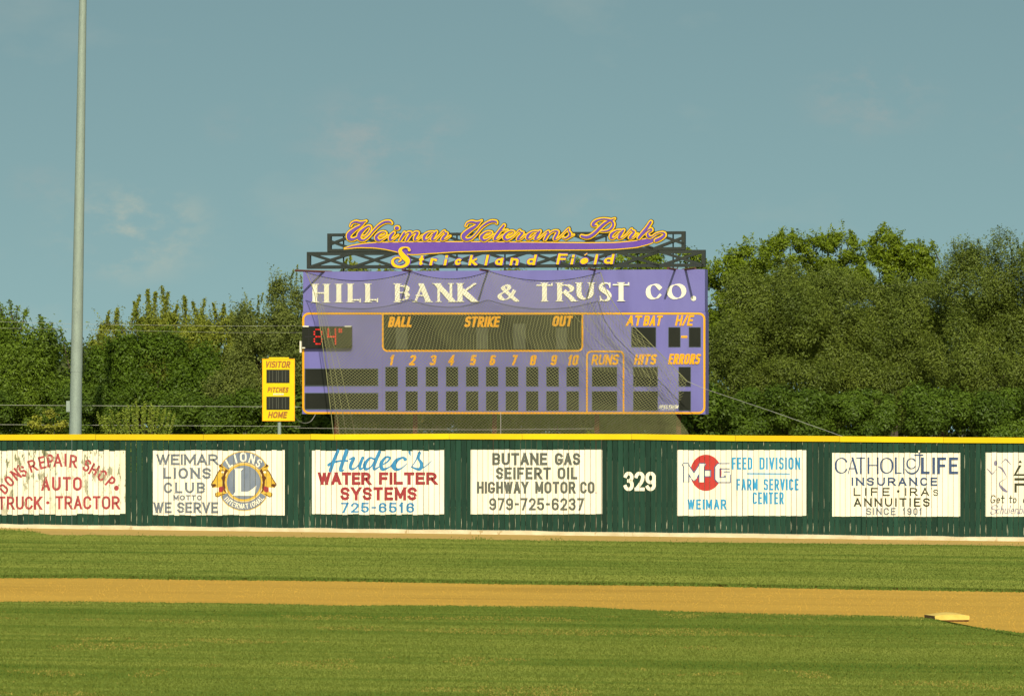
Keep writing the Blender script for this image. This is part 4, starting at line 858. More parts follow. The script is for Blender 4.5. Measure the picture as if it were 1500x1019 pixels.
# name sign: stacked cut-outs, black behind, yellow, then purple
NS = lambda px, py, off=0: SB(px, py, off - .165)
zs = {1: 495, 2: 595, 3: 665, 4: 765, 5: 855}
SCR = [(1, [[(182, 232, 16), (205, 188, 20), (270, 164, 30), (340, 178, 34), (400, 168, 22), (440, 150, 10)], [(400, 178, 24), (340, 236, 34), (250, 290, 50), (160, 370, 66), (160, 440, 56), (225, 455, 40), (300, 420, 30)],
  [(370, 402, 10), (430, 392, 10), (490, 330, 16), (515, 262, 20), (480, 236, 22), (400, 290, 40), (330, 370, 60), (330, 445, 50), (400, 470, 26), (490, 405, 18), (560, 320, 22), (650, 228, 28), (740, 172, 34), (825, 162, 32), (862, 188, 18)],
  [(650, 405, 8), (735, 388, 8), (772, 350, 10), (720, 328, 14), (645, 365, 30), (608, 425, 46), (650, 474, 36), (720, 450, 10), (805, 392, 6)], [(900, 345, 28), (848, 405, 44), (840, 462, 34), (890, 450, 10), (970, 385, 6)], [(945, 268, 56), (962, 266, 56)],
  [(1078, 345, 28), (1040, 410, 34), (1005, 468, 30)], [(1030, 440, 8), (1090, 375, 8), (1140, 338, 14), (1182, 350, 30), (1150, 405, 34), (1112, 466, 30)], [(1130, 440, 8), (1200, 375, 8), (1258, 336, 14), (1300, 348, 30), (1262, 410, 36), (1252, 462, 28), (1300, 452, 8), (1370, 390, 6)]]),
 (2, [[(430, 332, 10), (345, 340, 14), (275, 405, 46), (280, 460, 36), (335, 448, 12), (405, 380, 8), (475, 330, 20)], [(475, 330, 24), (435, 395, 34), (405, 450, 34), (450, 460, 14), (515, 400, 7), (600, 318, 10), (615, 345, 16), (650, 358, 22), (598, 415, 36), (570, 460, 26), (625, 452, 10), (705, 400, 6)]]),
 (3, [[(172, 232, 16), (200, 184, 20), (270, 162, 28), (340, 178, 32), (400, 162, 16), (432, 142, 8)], [(400, 168, 20), (335, 236, 38), (230, 305, 58), (135, 395, 66), (165, 456, 44), (255, 446, 26), (345, 365, 20), (420, 270, 24), (500, 202, 30), (590, 160, 34), (668, 162, 30), (682, 190, 16)],
  [(485, 398, 8), (565, 378, 8), (602, 340, 10), (545, 324, 12), (475, 358, 28), (428, 418, 46), (470, 470, 36), (550, 440, 10), (640, 375, 6)], [(805, 222, 30), (745, 300, 36), (675, 398, 40), (650, 452, 30), (700, 450, 10), (780, 385, 6)], [(735, 312, 7), (862, 298, 7)],
  [(880, 398, 8), (945, 368, 8), (972, 330, 10), (920, 318, 12), (852, 352, 26), (808, 415, 42), (850, 462, 32), (930, 430, 10), (1000, 372, 6), (1060, 308, 12), (1082, 335, 16), (1118, 348, 24), (1062, 408, 36), (1032, 456, 26), (1085, 448, 10), (1165, 380, 6)]]),
 (4, [[(230, 322, 10), (145, 330, 14), (72, 390, 42), (65, 442, 34), (115, 440, 12), (195, 370, 8), (270, 318, 22)], [(270, 320, 26), (225, 388, 36), (192, 442, 34), (240, 448, 12), (325, 375, 7), (400, 322, 12), (412, 340, 26), (385, 395, 34), (350, 458, 28)], [(370, 430, 8), (430, 362, 10), (500, 318, 14), (565, 328, 30), (535, 395, 36), (510, 450, 26), (560, 450, 10), (640, 380, 6), (742, 280, 12), (748, 318, 18), (775, 368, 32), (740, 420, 26), (680, 440, 12), (650, 412, 8)], [(700, 452, 9), (832, 378, 6)]]),
 (5, [[(-58, 402, 36), (20, 420, 46), (90, 402, 46), (170, 345, 46), (250, 262, 44), (330, 190, 40), (420, 140, 22), (492, 110, 10)], [(195, 222, 14), (150, 228, 34), (132, 205, 46), (175, 155, 36), (250, 124, 24), (340, 118, 22), (430, 140, 28), (470, 200, 34), (442, 268, 34), (370, 315, 24), (262, 322, 12)],
  [(600, 302, 10), (525, 310, 14), (442, 368, 42), (432, 430, 36), (485, 430, 12), (562, 360, 8), (640, 300, 22)], [(640, 302, 26), (595, 368, 36), (562, 425, 34), (610, 434, 12), (692, 370, 7), (766, 288, 12), (782, 310, 16), (818, 332, 26), (772, 388, 36), (740, 430, 26), (790, 430, 10), (870, 360, 6)],
  [(1092, 168, 38), (1032, 258, 40), (962, 345, 44), (892, 430, 40)], [(965, 375, 8), (1030, 312, 12), (1092, 280, 20), (1105, 306, 24), (1050, 342, 14), (1040, 372, 36), (1062, 412, 38), (1112, 408, 14), (1180, 362, 12), (1262, 342, 14), (1312, 352, 24), (1318, 388, 38), (1260, 436, 46), (1180, 474, 50)]])]
layers = ([], [], [])
for zi, sts in SCR:
    for st_i, st in enumerate(sts):
        wn = 'W' if zi < 3 else 'V' if zi == 3 or zi == 4 else 'P'
        p = smooth([(zs[zi] + x / 11.325, 310 + y / 11.325, w_ / 11.325) for x, y, w_ in st], 6)
        for i, gr in enumerate((2.75, 1.75, -.12)): q = Pol(ribbon(p, grow=gr, cap='round')); q.w = wn; layers[i].append(q)
UP = [(500, 363), (513, 358.6), (530, 355.8), (551, 354.2), (615, 353.4), (700, 353.4), (765, 354), (855, 355), (900, 354.6), (930, 351.8), (950, 347), (963, 341)]
DN = [(500, 364.6), (521, 362.4), (544, 362.7), (560, 364.7), (578, 368.7), (590, 372.3), (607, 372.8), (621, 371.4), (640, 370.4), (665, 368.6), (720, 367), (800, 366), (860, 365.8), (900, 365), (930, 362.3), (950, 357.2), (965, 350), (973, 341)]
xsw = np.concatenate([[500.5], np.arange(505, 966, 7.0)])
def strip(gr):
    o = []
    for a, b in zip(xsw[:-1], xsw[1:]):
        o.append([(a, interp(DN, a) + gr), (b, interp(DN, b) + gr), (b, interp(UP, b) - gr), (a, interp(UP, a) - gr)])
    return o
mb = MB(); solid(mb, NS, layers[0], .0, .010, step=.0003); solid(mb, NS, [strip(1.3)], -.004, .006); ns = mb.build('name_sign', M['outline'], board)
for wn in 'WVP':
    mb = MB(); solid(mb, NS, [q for q in layers[1] if q.w == wn], .024, .030, step=.0003); mb.build('script_outline', M['gilt'], ns)
    mb = MB(); solid(mb, NS, [q for q in layers[2] if q.w == wn], .044, .050, step=.0003); mb.build('script_lettering', M['vivid'], ns)
mb = MB(); solid(mb, NS, [strip(.55)], .006, .0135); mb.build('banner_edge', M['gilt'], ns)
mb = MB(); solid(mb, NS, [strip(-.85)], .0135, .0175); mb.build('banner', M['vivid'], ns)
BS = smooth([(495 + x / 11.325, 310 + y / 11.325, w_ / 11.325) for x, y, w_ in ((1160, 632, 46), (1140, 598, 30), (1080, 588, 22), (1025, 610, 46), (1010, 660, 66), (1060, 735, 88), (1125, 800, 84), (1122, 862, 58), (1060, 905, 44), (980, 912, 40), (905, 880, 52), (880, 822, 46), (915, 770, 30), (985, 758, 24), (1022, 795, 26), (985, 826, 22))], 6)
sl_ = [('t', 610.5, 619.5, 371.5, 388.4), ('r', 627, 640, 371.5, 388.4), ('i', 646.5, 654.5, 371, 388.4), ('c', 663.5, 676, 371.5, 388.4), ('k', 684, 698.5, 371.3, 388.4), ('l', 706.5, 714.5, 371, 388.4), ('a', 722.5, 736.5, 371, 388.4), ('n', 744.5, 759.5, 371, 388.4), ('d', 769, 784.5, 370.6, 388), ('F', 813, 829.5, 371, 387), ('i', 832.5, 840.5, 370.4, 387), ('e', 847.5, 861.5, 370.6, 387), ('l', 866.5, 875, 370, 387), ('d', 882, 898.5, 369.8, 386.6)]
def sub(gr, part):
    o = [ribbon(BS, grow=gr, cap='round')] if part == 0 else []
    for ch, a, b, y0, y1 in (sl_[:9] if part == 0 else sl_[9:]):
        xh = 3.8
        if ch in 'il': c_ = (a + b) / 2 - 1.2; o += strokes(ch, c_ - 1.9, c_ + 1.9, y0 + 2, y1, xh, grow=gr, slant=.22)
        else: o += strokes(ch, a - .3, b - 3.0, y0 + (2 if ch != 'F' else 0), y1, xh, grow=gr, slant=.22, nib=.7)
    if part: o.append(ribbon([(854.5, 373.6, 1.6), (858.5, 370.8, 1.2)], grow=gr * .6))
    return o
for pa in (0, 1):
    mb = MB(); solid(mb, NS, sub(1.35, pa), .021, .030, step=.0003); mb.build('lower_lettering_outline', M['vivid'], ns)
    mb = MB(); solid(mb, NS, sub(-.05, pa), .042, .050, step=.0003); mb.build('lower_lettering', M['gilt'], ns)

# ------------------------------------------------------------------ net hung in front of the board from steel arms
n0 = SB(738, 628, .72); NP = Plane(738, n0.y, .238)
net = thing('ball_net', (n0.x, n0.y, 0), 'sagging olive protective net draped before the purple scoreboard', 'net')
ARM = [(482, 397.2, -35), (600, 396.4, 3), (714, 395.9, 2), (871, 394.8, 3), (989, 394, 0), (997, 394, 32)]
TIP = []
for px, py, dx in ARM:
    a = SB(px, py + .6, -.20); b = SB(px + dx, py + .6, .72); TIP.append(b)
    mb = MB(); mb.tube([a, b], .022, 6); mb.build('net_arm', M['rust'], net)
def rope(pts, r, name, m='rope'):
    mb = MB(); mb.tube(pts, r, 5); return mb.build(name, M[m], net)
def toprope(px):
    ks = [(447.5, 398.6), (602.5, 397.8), (716, 397.4), (880, 399)]
    for (a, ya), (b, yb) in zip(ks[:-1], ks[1:]):
        if px <= b:
            t = (px - a) / (b - a); return ya + (yb - ya) * t + 4 * t * (1 - t) * (13 if b - a > 120 else 11)
    return 399
rope([NP(x, toprope(x)) for x in np.arange(447.5, 880.1, 6)], .0075, 'top_rope')
LE = [(0, 449, 399), (.12, 461, 425), (.3, 469, 470), (.6, 480, 545), (.85, 487, 605), (1, 491, 640)]
RE = [(0, 880, 399), (.12, 889, 428), (.24, 905, 455), (.36, 936, 487), (.5, 1006, 559), (.58, 1001, 580), (.7, 991, 606), (.85, 1004, 626), (1, 1012, 641)]
def edge(tab, t): return interp([(a, b) for a, b, c in tab], t), interp([(a, c) for a, b, c in tab], t)
def netpt(s, t):
    lx, ly = edge(LE, t); rx, ry = edge(RE, t); tx = 449 + (880 - 449) * s; ty = toprope(tx)
    bx = 491 + (1024 - 491) * s; by = 640.5
    f = s ** 3
    x = lx + (rx - lx) * (s + .0 * f); yl = ty + (by - ty) * t
    y = yl * (1 - f) + (ry + (ty - 399) * (1 - t)) * f
    dep = .10 * math.sin(s * 31 + t * 2.0) * (.3 + t) * (1 - t) + .12 * math.sin(s * 11 + 1) * t + .04 * math.sin(s * 90 + 5 * t) * f
    y += 3.0 * math.sin(s * 23 + 2 * t) * t * (1 - t)
    return NP(x, y, dep)
mb = MB(); PITCH = 4.8; WN, HN = 470.0, 242.0; cw = .0057
for dirn in (1, -1):
    k = -HN if dirn == 1 else 0
    c0 = -HN if dirn == 1 else 0.0; c1 = WN if dirn == 1 else WN + HN
    c_ = c0
    while c_ < c1:
        pts = []
        for j in range(49):
            v_ = HN * j / 48; u_ = c_ + v_ if dirn == 1 else c_ - v_
            if -1e-6 <= u_ <= WN: pts.append(netpt(u_ / WN, v_ / HN))
        if len(pts) > 1:
            b_ = len(mb.v); o_ = .003 * dirn
            for i, p in enumerate(pts):
                d_ = pts[min(i + 1, len(pts) - 1)] - pts[max(i - 1, 0)]; nn = Vector((d_.z, 0, -d_.x)).normalized() * (cw / 2)
                mb.v += [tuple(p + nn + SB.n * o_), tuple(p - nn + SB.n * o_)]
            for i in range(len(pts) - 1):
                mb.f.append([b_ + 2 * i, b_ + 2 * i + 1, b_ + 2 * i + 3, b_ + 2 * i + 2]); mb.mi.append(0); mb.tone.append(.5)
        c_ += PITCH
nm_ = mb.build('netting', M['net'], net)
rope([netpt(1, t) for t in np.linspace(0, .5, 20)], .008, 'edge_rope', 'net'); rope([netpt(0, t) for t in np.linspace(0, 1, 24)], .008, 'edge_rope', 'net')
for s_ in (.014, .03, .05): rope([netpt(s_ * (.25 + t), t) for t in np.linspace(.12, 1, 20)], .0045, 'fold_rope', 'net')
for s_ in (.86, .90, .93, .955, .975): rope([netpt(s_, t) for t in np.linspace(0.02, .6, 20)], .0036, 'fold_rope', 'net')
for px in (733.5,):
    mb = MB(); a = at(px, 604, 93.5); mb.tube([(a.x, 93.5, float(gz(a.x))), (a.x, 93.5, a.z)], .006, 6); mb.build('net_stake', M['wire'], net)
e = netpt(1, .5); rope([e, at(1034, 570, 94.2), at(1130, 602, 92.0), at(1240, 641, 90.25)], .0055, 'guy_rope', 'wire')
rope([at(430, 626.5, 94.6), at(560, 628, 94.6), at(700, 629, 94.6), at(870, 627.5, 94.6)], .004, 'bottom_line', 'wire')

# ------------------------------------------------------------------ pitch counter
PC = Plane(408, 94.0, -.06)
c0 = PC(409, 628); pc = thing('pitch_counter', (c0.x, c0.y, float(gz(c0.x))), 'small yellow pitch counter on a grey pole beside the purple scoreboard', 'pitch counter')
mb = MB(); mb.prism(PC, [(385, 615.6), (431, 615.6), (431, 526), (423, 526), (423, 523.2), (393.8, 523.2), (393.8, 526), (385, 526)], -.12, 0); cp = mb.build('cabinet', M['counter'], pc)
mb = MB(); p = ribbon([(x, y, .9) for x, y in ((384.6, 525.7), (431.4, 525.7), (431.4, 616), (384.6, 616))], closed=True)
for q_ in p: mb.prism(PC, q_, -.125, .006)
mb.build('cabinet_edge', M['orange'], cp)
for y0, y1 in ((541.2, 560.8), (580.6, 600)):
    mb = MB(); mb.rect(PC, 390.2, y0, 424.2, y1, -.001, .004); w_ = mb.build('display_window', M['glass'], cp); mb = MB()
    for x in (394, 399, 404.5, 407.5, 413, 418): mb.rect(PC, x, y0 + 1.5, x + .8, y1 - 1.5, .004, .006)
    mb.build('digit_bar', M['slot'], w_)
A.n = 2
for t_, a, b, y0, y1, sw_ in (('VISITOR', 388, 426, 528.6, 538.2, 1.7), ('PITCHES', 391.6, 423, 566.8, 574.2, 1.4), ('HOME', 392.4, 421.4, 602.6, 611.7, 1.8)):
    mb = MB(); solid(mb, PC, word(t_, a, b, y0, y1, sw_, gap=.9, **IT), -.001, .006); mb.build('lettering', M['cletter'], cp)
mb = MB(); solid(mb, PC, word('SPECTRUM', 400, 415.6, 576, 578.4, .6, gap=.35, slant=.2), -.001, .006); mb.build('maker_mark', M['white'], cp)
A.n = 5
mb = MB(); mb.tube([(c0.x, c0.y + .06, float(gz(c0.x)) - .2), (c0.x, c0.y + .06, PC(409, 618).z)], .035, 12); mb.build('pole', M['galv'], pc, smooth=True)
cb = MB(); cb.tube(smooth([tuple(at(x, y_, 94.1 + (x - 431) * .06)) for x, y_ in ((430, 607), (436, 615), (445, 619.5), (455, 617), (462, 607))], 5), .007, 6)
tag(cb.build('power_cable', M['wire']), 'pale cable looping from yellow counter to the purple scoreboard', 'cable')

# ------------------------------------------------------------------ light pole
LY = 92.6
pb, pt = at(110.3, 640, LY), at(121.4, 0, LY); dv = (pt - pb) / 8.36
lp = thing('light_pole', (pb.x, LY, float(gz(pb.x))), 'tall tapering galvanised light pole rising behind the green fence', 'light pole')
ax = lambda z_: pb + (pt - pb) * ((z_ - pb.z) / (pt.z - pb.z)); rad = lambda z_: .1185 - .0505 * (z_ - pb.z) / (pt.z - pb.z)
zj = at(0, 545, LY).z; z0 = float(gz(pb.x))
mb = MB(); zz_ = np.linspace(z0 - .1, zj + .12, 6); mb.tube([ax(a) for a in zz_], [rad(a) for a in zz_], 28); mb.build('lower_shaft', M['galv'], lp, smooth=True)
mb = MB(); zz_ = np.linspace(zj, 13.4, 14); mb.tube([ax(a) for a in zz_], [rad(a) + .003 for a in zz_], 28); mb.build('upper_shaft', M['galv'], lp, smooth=True)
mb = MB(); c_ = at(100, 594, LY); mb.box(c_.x - .035, c_.x + .035, LY - .05, LY + .04, at(0, 603, LY).z, at(0, 587, LY).z); mb.build('junction_box', M['galv'], lp)

# ------------------------------------------------------------------ wires
def cable(pts, r, label, name='overhead_wire', cat='wire', group=None):
    mb = MB(); mb.tube(pts, r, 5); o = mb.build(name, M['wire']); tag(o, label, cat, group)
cable([at(-160, 468.5, 101.8), at(0, 471, 101.8), at(110, 474.5, 101.8), at(330, 477.5, 101.8), at(460, 477, 101.8)], .0026, 'upper pale wire crossing the tree tops left of the scoreboard')
cable([at(-160, 478, 101.6), at(100, 482, 101.6), at(330, 487, 101.6), at(460, 487, 101.6)], .002, 'lower thin wire crossing the trees left of the scoreboard')
cable([at(1020, 442, 110.0), at(1180, 430, 110.0), at(1310, 417.5, 110.0), at(1400, 408, 110.0), at(1640, 382, 110.0)], .0024, 'upper pale wire slanting over the trees right of the scoreboard')
cable([at(1020, 447, 110.0), at(1180, 434.5, 110.0), at(1310, 421, 110.0), at(1400, 411.5, 110.0), at(1640, 385, 110.0)], .0022, 'lower pale wire slanting over the trees right of the scoreboard')
wf = thing('wire_fence', (at(200, 628, 96.5).x, 96.5, float(gz(-8))), 'low two strand wire fence in front of the trees by the light pole', 'fence')
for yy in (592.5, 621):
    mb = MB(); mb.tube([at(x, yy + (x + 100) * .006, 96.5) for x in range(-150, 441, 59)], .004, 5); mb.build('wire_strand', M['wire'], wf)
for px in (-120, 107):
    mb = MB(); a = at(px, 588, 96.5); mb.tube([(a.x, 96.5, float(gz(a.x)) - .1), (a.x, 96.5, a.z)], .018, 6); mb.build('fence_post', M['galv'], wf)

# ------------------------------------------------------------------ trees
def leaves(pos, nor, size, asp, g):
    n = len(pos)
    t = g.normal(size=(n, 3)); t -= nor * np.sum(t * nor, 1, keepdims=True); t /= np.linalg.norm(t, axis=1, keepdims=True) + 1e-9
    b = np.cross(nor, t); L = (size * g.uniform(.6, 1.35, n))[:, None] / 2; Wd = L * asp
    v = np.empty((n, 4, 3)); v[:, 0] = pos - t * L; v[:, 1] = pos + b * Wd + nor * L * .15; v[:, 2] = pos + t * L; v[:, 3] = pos - b * Wd + nor * L * .15
    return v.reshape(-1, 3)
def crown(blobs, n, size, seed, asp=.5, sprays=(), nl=11, lr=.36, upb=.5, fuzz=.16, shell=.4, twigs=0, tl=.28):
    # every blob is a cloud of leafy lumps set over its surface, each lump a shell of leaves
    g = np.random.default_rng(seed); P, Nn, Tn = [], [], []
    unit = lambda k: (lambda d: d / np.linalg.norm(d, axis=1, keepdims=True))(g.normal(size=(k, 3)))
    tot = sum(b[1][0] * b[1][2] for b in blobs)
    for c, r in blobs:
        r = np.array(r); k = int(n * r[0] * r[2] / tot)
        d = unit(nl); d[:, 1] = np.where(d[:, 1] > .45, -d[:, 1], d[:, 1])
        lc = np.array(c) + d * r * g.uniform(.5, .88, nl)[:, None]; lrr = lr * g.uniform(.65, 1.3, nl)
        wgt = lrr ** 2; idx = g.choice(nl, k, p=wgt / wgt.sum())
        e = unit(k) + d[idx] * .55; e /= np.linalg.norm(e, axis=1, keepdims=True)
        rad_ = shell + (1 - shell) * g.random(k) ** .6 + np.abs(g.normal(0, fuzz, k)) * (g.random(k) < .35)
        pos = lc[idx] + e * r * lrr[idx][:, None] * rad_[:, None]
        nr = e * 1.15 + g.normal(size=(k, 3)) * .58 + np.array([0, -.1, upb]); nr /= np.linalg.norm(nr, axis=1, keepdims=True)
        ct = g.uniform(.2, .8, nl); P.append(pos); Nn.append(nr); Tn.append(ct[idx] + g.normal(0, .11, k))
        if twigs:
            m_ = int(twigs * r[0] * r[2] / tot); w_ = g.integers(0, k, m_); q_ = 16
            dr = e[w_] * .55 + np.array([0, -.15, .75]) + g.normal(size=(m_, 3)) * .28; dr /= np.linalg.norm(dr, axis=1, keepdims=True)
            t_ = np.tile(np.linspace(0, 1, q_), m_); L_ = np.repeat(tl * g.uniform(.5, 1.4, m_), q_)
            pw = np.repeat(pos[w_], q_, 0) + np.repeat(dr, q_, 0) * (t_ * L_)[:, None] + g.normal(size=(m_ * q_, 3)) * (.022 + .02 * (1 - t_))[:, None]
            nw = np.repeat(e[w_], q_, 0) * .5 + g.normal(size=(m_ * q_, 3)) * .7 + np.array([0, -.2, .4]); nw /= np.linalg.norm(nw, axis=1, keepdims=True)
            P.append(pw); Nn.append(nw); Tn.append(np.repeat(g.uniform(.35, .95, m_), q_) + g.normal(0, .1, m_ * q_))
    for a, b, r, k in sprays:
        a, b = np.array(a), np.array(b); t = g.random(k) ** .8; rad_ = r * (1.05 - t * .8)
        pos = a + (b - a) * t[:, None] + g.normal(size=(k, 3)) * rad_[:, None] * .6
        nr = g.normal(size=(k, 3)) + np.array([0, -.4, .4]); nr /= np.linalg.norm(nr, axis=1, keepdims=True); P.append(pos); Nn.append(nr); Tn.append(g.uniform(.3, .95, k))
    P = np.concatenate(P); Nn = np.concatenate(Nn); Tn = np.clip(np.concatenate(Tn), 0, 1)
    ok = P[:, 2] > gz(P[:, 0]) + .05; P, Nn, Tn = P[ok], Nn[ok], Tn[ok]
    return leaves(P, Nn, size, asp, g), Tn
def tree(name, base_px, Y, blobs, n, size, m, label, seed, cat='tree', group=None, asp=.5, sprays=(), nl=11, lr=.36, trunk_r=.10, upb=.5, part='crown', fuzz=.22, twigs=0, tl=.28):
    bx = (base_px - CX) / F * Y; gzv = float(gz(bx))
    t = thing(name, (bx, Y, gzv), label, cat, group)
    B = [(tuple(at(px, py, Y + dy)), (rx / F * Y, dr, ry / F * Y)) for px, py, rx, ry, dy, dr in blobs]
    S = [(tuple(at(a[0], a[1], Y + a[2])), tuple(at(b[0], b[1], Y + b[2])), r / F * Y, k) for a, b, r, k in sprays]
    v, tn = crown(B, n, size, seed, asp, S, nl, lr, upb, fuzz, .4, twigs, tl)
    fast_mesh(part, v, 0, 4, m, t, tone=tn)
    mb = MB(); r_ = random.Random(seed)
    fork = Vector((bx, Y, gzv + max(.35, (B[0][0][2] - gzv) * .45)))
    mb.tube([(bx, Y, gzv - .1), (bx + r_.uniform(-.04, .04), Y, gzv + (fork.z - gzv) * .5), fork], [trunk_r * 1.3, trunk_r, trunk_r * .85], 9)
    for c, r in B:
        c = Vector(c)
        for q_ in range(3):
            e_ = c + Vector((r_.uniform(-.4, .4) * r[0], r_.uniform(.1, .5) * r[1], r_.uniform(0, .5) * r[2])); md = fork.lerp(e_, .5) + Vector((r_.uniform(-.1, .1), .15, .1))
            mb.tube([fork, md, e_], [trunk_r * .6, trunk_r * .35, trunk_r * .1], 6)
    for a, b, r, k in S:
        if k > 130: mb.tube([a, b], [trunk_r * .16, trunk_r * .05], 5)
    mb.build('trunk', M['bark'], t, smooth=True); return t
LF = dict(
    dense=leafmat('mid_green_leaf', (0.124, 0.192, 0.016), (0.086, 0.142, 0.012)),
    spray=leafmat('pale_olive_leaf', (0.205, 0.238, 0.026), (0.155, 0.188, 0.020)),
    dark=leafmat('dark_green_leaf', (0.094, 0.160, 0.012), (0.068, 0.120, 0.009)),
    oak=leafmat('grey_olive_leaf', (0.166, 0.204, 0.042), (0.118, 0.152, 0.030)),
    tall=leafmat('yellow_green_leaf', (0.155, 0.218, 0.010), (0.112, 0.165, 0.008)),
    juni=leafmat('olive_brush_leaf', (0.144, 0.188, 0.028), (0.098, 0.138, 0.019)),
    hedge=leafmat('deep_hedge_leaf', (0.094, 0.155, 0.014), (0.064, 0.112, 0.010)),
    shrub=leafmat('fresh_green_leaf', (0.27, 0.34, 0.045), (0.21, 0.28, 0.035)),
    gold=leafmat('yellowing_leaf', (0.30, 0.30, 0.03), (0.20, 0.23, 0.03)),
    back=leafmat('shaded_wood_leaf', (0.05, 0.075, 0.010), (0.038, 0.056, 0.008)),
)
rs = random.Random(3)
def tips(spec, lo, hi, w, k, dy=0):
    o = []
    for x, y in spec:
        dx = rs.uniform(-15, 15); o.append(((x - dx, y + rs.uniform(lo, hi), dy), (x, y, dy + rs.uniform(-.3, .3)), w * rs.uniform(.75, 1.35), int(k * rs.uniform(.7, 1.2))))
    return o
tree('leafy_tree', -20, 104, [(30, 540, 70, 84, 0, 1.0), (-55, 530, 90, 100, .4, 1.2), (62, 585, 55, 60, -.5, .9), (-10, 600, 80, 60, -.7, 1)], 90000, .072, LF['dense'], 'rounded mid green tree at the left edge behind the fence', 21, nl=20, lr=.31, twigs=900, tl=.3, asp=.45,
     sprays=tips([(14, 440), (-4, 438), (40, 450), (58, 462), (75, 472), (88, 482), (26, 448), (-20, 446)], 40, 60, 9, 170))
tree('sprouting_tree', 250, 110, [(250, 515, 82, 55, 0, 1.0), (168, 500, 38, 30, .2, .7), (318, 508, 45, 46, 0, .8), (232, 486, 36, 28, .1, .7)], 60000, .066, LF['spray'], 'pale olive tree with upright feathery sprays between light pole and oak', 22, nl=16, lr=.3, twigs=900, tl=.4, asp=.4,
     sprays=tips([(205, 432), (216, 424), (228, 428), (237, 420), (246, 428), (196, 442), (270, 434), (282, 442), (300, 438), (312, 444), (328, 446), (160, 456), (172, 452), (148, 474), (260, 446), (340, 456)], 40, 62, 5.5, 420))
tree('dark_tree', 240, 105, [(235, 560, 85, 72, 0, .9), (165, 570, 50, 62, -.2, .8), (300, 575, 60, 60, 0, .8)], 80000, .072, LF['dark'], 'dense dark green tree below the feathery one', 23, nl=20, lr=.32, twigs=700, tl=.3, asp=.45)
tree('oak_tree', 400, 102.5, [(395, 540, 60, 90, 0, .9), (425, 470, 34, 62, 0, .7), (372, 480, 30, 44, 0, .6), (350, 590, 45, 52, -.3, .7), (440, 560, 40, 80, 0, .8)], 70000, .050, LF['oak'], 'small leaved grey olive oak behind the yellow pitch counter', 24, asp=.5, nl=20, lr=.3, fuzz=.3, twigs=1800, tl=.22,
     sprays=tips([(436, 388), (430, 396), (424, 404), (440, 400), (404, 412), (410, 408), (396, 420), (378, 432), (386, 428), (366, 442), (354, 462), (345, 478)], 30, 50, 3.2, 90))
tree('thin_tree', 640, 112, [(520, 420, 46, 36, 0, .8), (570, 425, 40, 30, 0, .8), (640, 428, 60, 30, 0, .8), (730, 425, 60, 30, 0, .8), (620, 540, 160, 90, .4, 1.0)], 30000, .08, LF['spray'], 'thin crowned tree hidden behind the scoreboard with tips above it', 25,
     sprays=tips([(513, 374), (508, 380), (520, 384), (556, 388), (566, 386), (600, 394), (640, 392)], 25, 40, 4, 120))
tree('bushy_tree', 880, 111, [(840, 420, 50, 36, 0, .8), (920, 414, 55, 44, 0, .8), (985, 405, 50, 46, 0, .8), (900, 540, 130, 90, .4, 1.0)], 30000, .085, LF['tall'], 'yellow green tree behind the right half of the scoreboard', 26)
GR = 'tall yellow green trees right of the scoreboard'
tree('tall_tree', 1075, 118, [(1062, 400, 36, 38, 0, .9), (1098, 384, 34, 32, 0, .8), (1050, 440, 50, 40, .2, .8), (1120, 420, 50, 40, .3, .8), (1090, 500, 70, 60, 0, .8)], 34000, .078, LF['tall'], 'lowest of the three tall yellow green trees, next to the scoreboard', 27, group=GR, nl=22, lr=.24, fuzz=.4, asp=.42, twigs=500, tl=.25)
tree('tall_tree', 1190, 119, [(1148, 366, 34, 28, 0, .8), (1200, 372, 38, 30, 0, .8), (1240, 364, 32, 26, .2, .8), (1180, 410, 56, 30, .3, .9), (1240, 408, 40, 34, 0, .8), (1200, 490, 80, 70, 0, .9)], 38000, .078, LF['tall'], 'middle tall yellow green tree with open gaps in its crown', 28, group=GR, nl=22, lr=.24, fuzz=.4, asp=.42, twigs=500, tl=.25,
     sprays=tips([(1145, 334), (1160, 336), (1245, 336), (1205, 342)], 22, 34, 8, 120))
tree('tall_tree', 1310, 117, [(1300, 366, 30, 30, 0, .8), (1335, 376, 36, 30, 0, .8), (1285, 400, 50, 40, .2, .9), (1345, 410, 38, 44, 0, .8), (1310, 490, 80, 70, 0, .9)], 42000, .076, LF['tall'], 'rightmost tall yellow green tree with a pointed tip', 29, group=GR, nl=22, lr=.24, fuzz=.4, asp=.42, twigs=500, tl=.25,
     sprays=tips([(1296, 327), (1303, 334), (1364, 354), (1345, 350)], 26, 40, 8, 150))
tree('brushy_tree', 1110, 103, [(1100, 500, 70, 90, 0, 1.0), (1160, 470, 62, 66, 0, .9), (1070, 560, 60, 80, -.2, .9), (1145, 580, 80, 60, -.3, .9)], 105000, .050, LF['juni'], 'wide olive tree with fine brushy twigs just right of the scoreboard', 30, asp=.45, nl=18, lr=.40, fuzz=.2, twigs=2400, tl=.20,
     sprays=tips([(1062, 440), (1080, 428), (1100, 418), (1118, 410), (1136, 402), (1150, 396), (1166, 402), (1180, 406), (1128, 414), (1092, 424)], 22, 40, 3.2, 90))
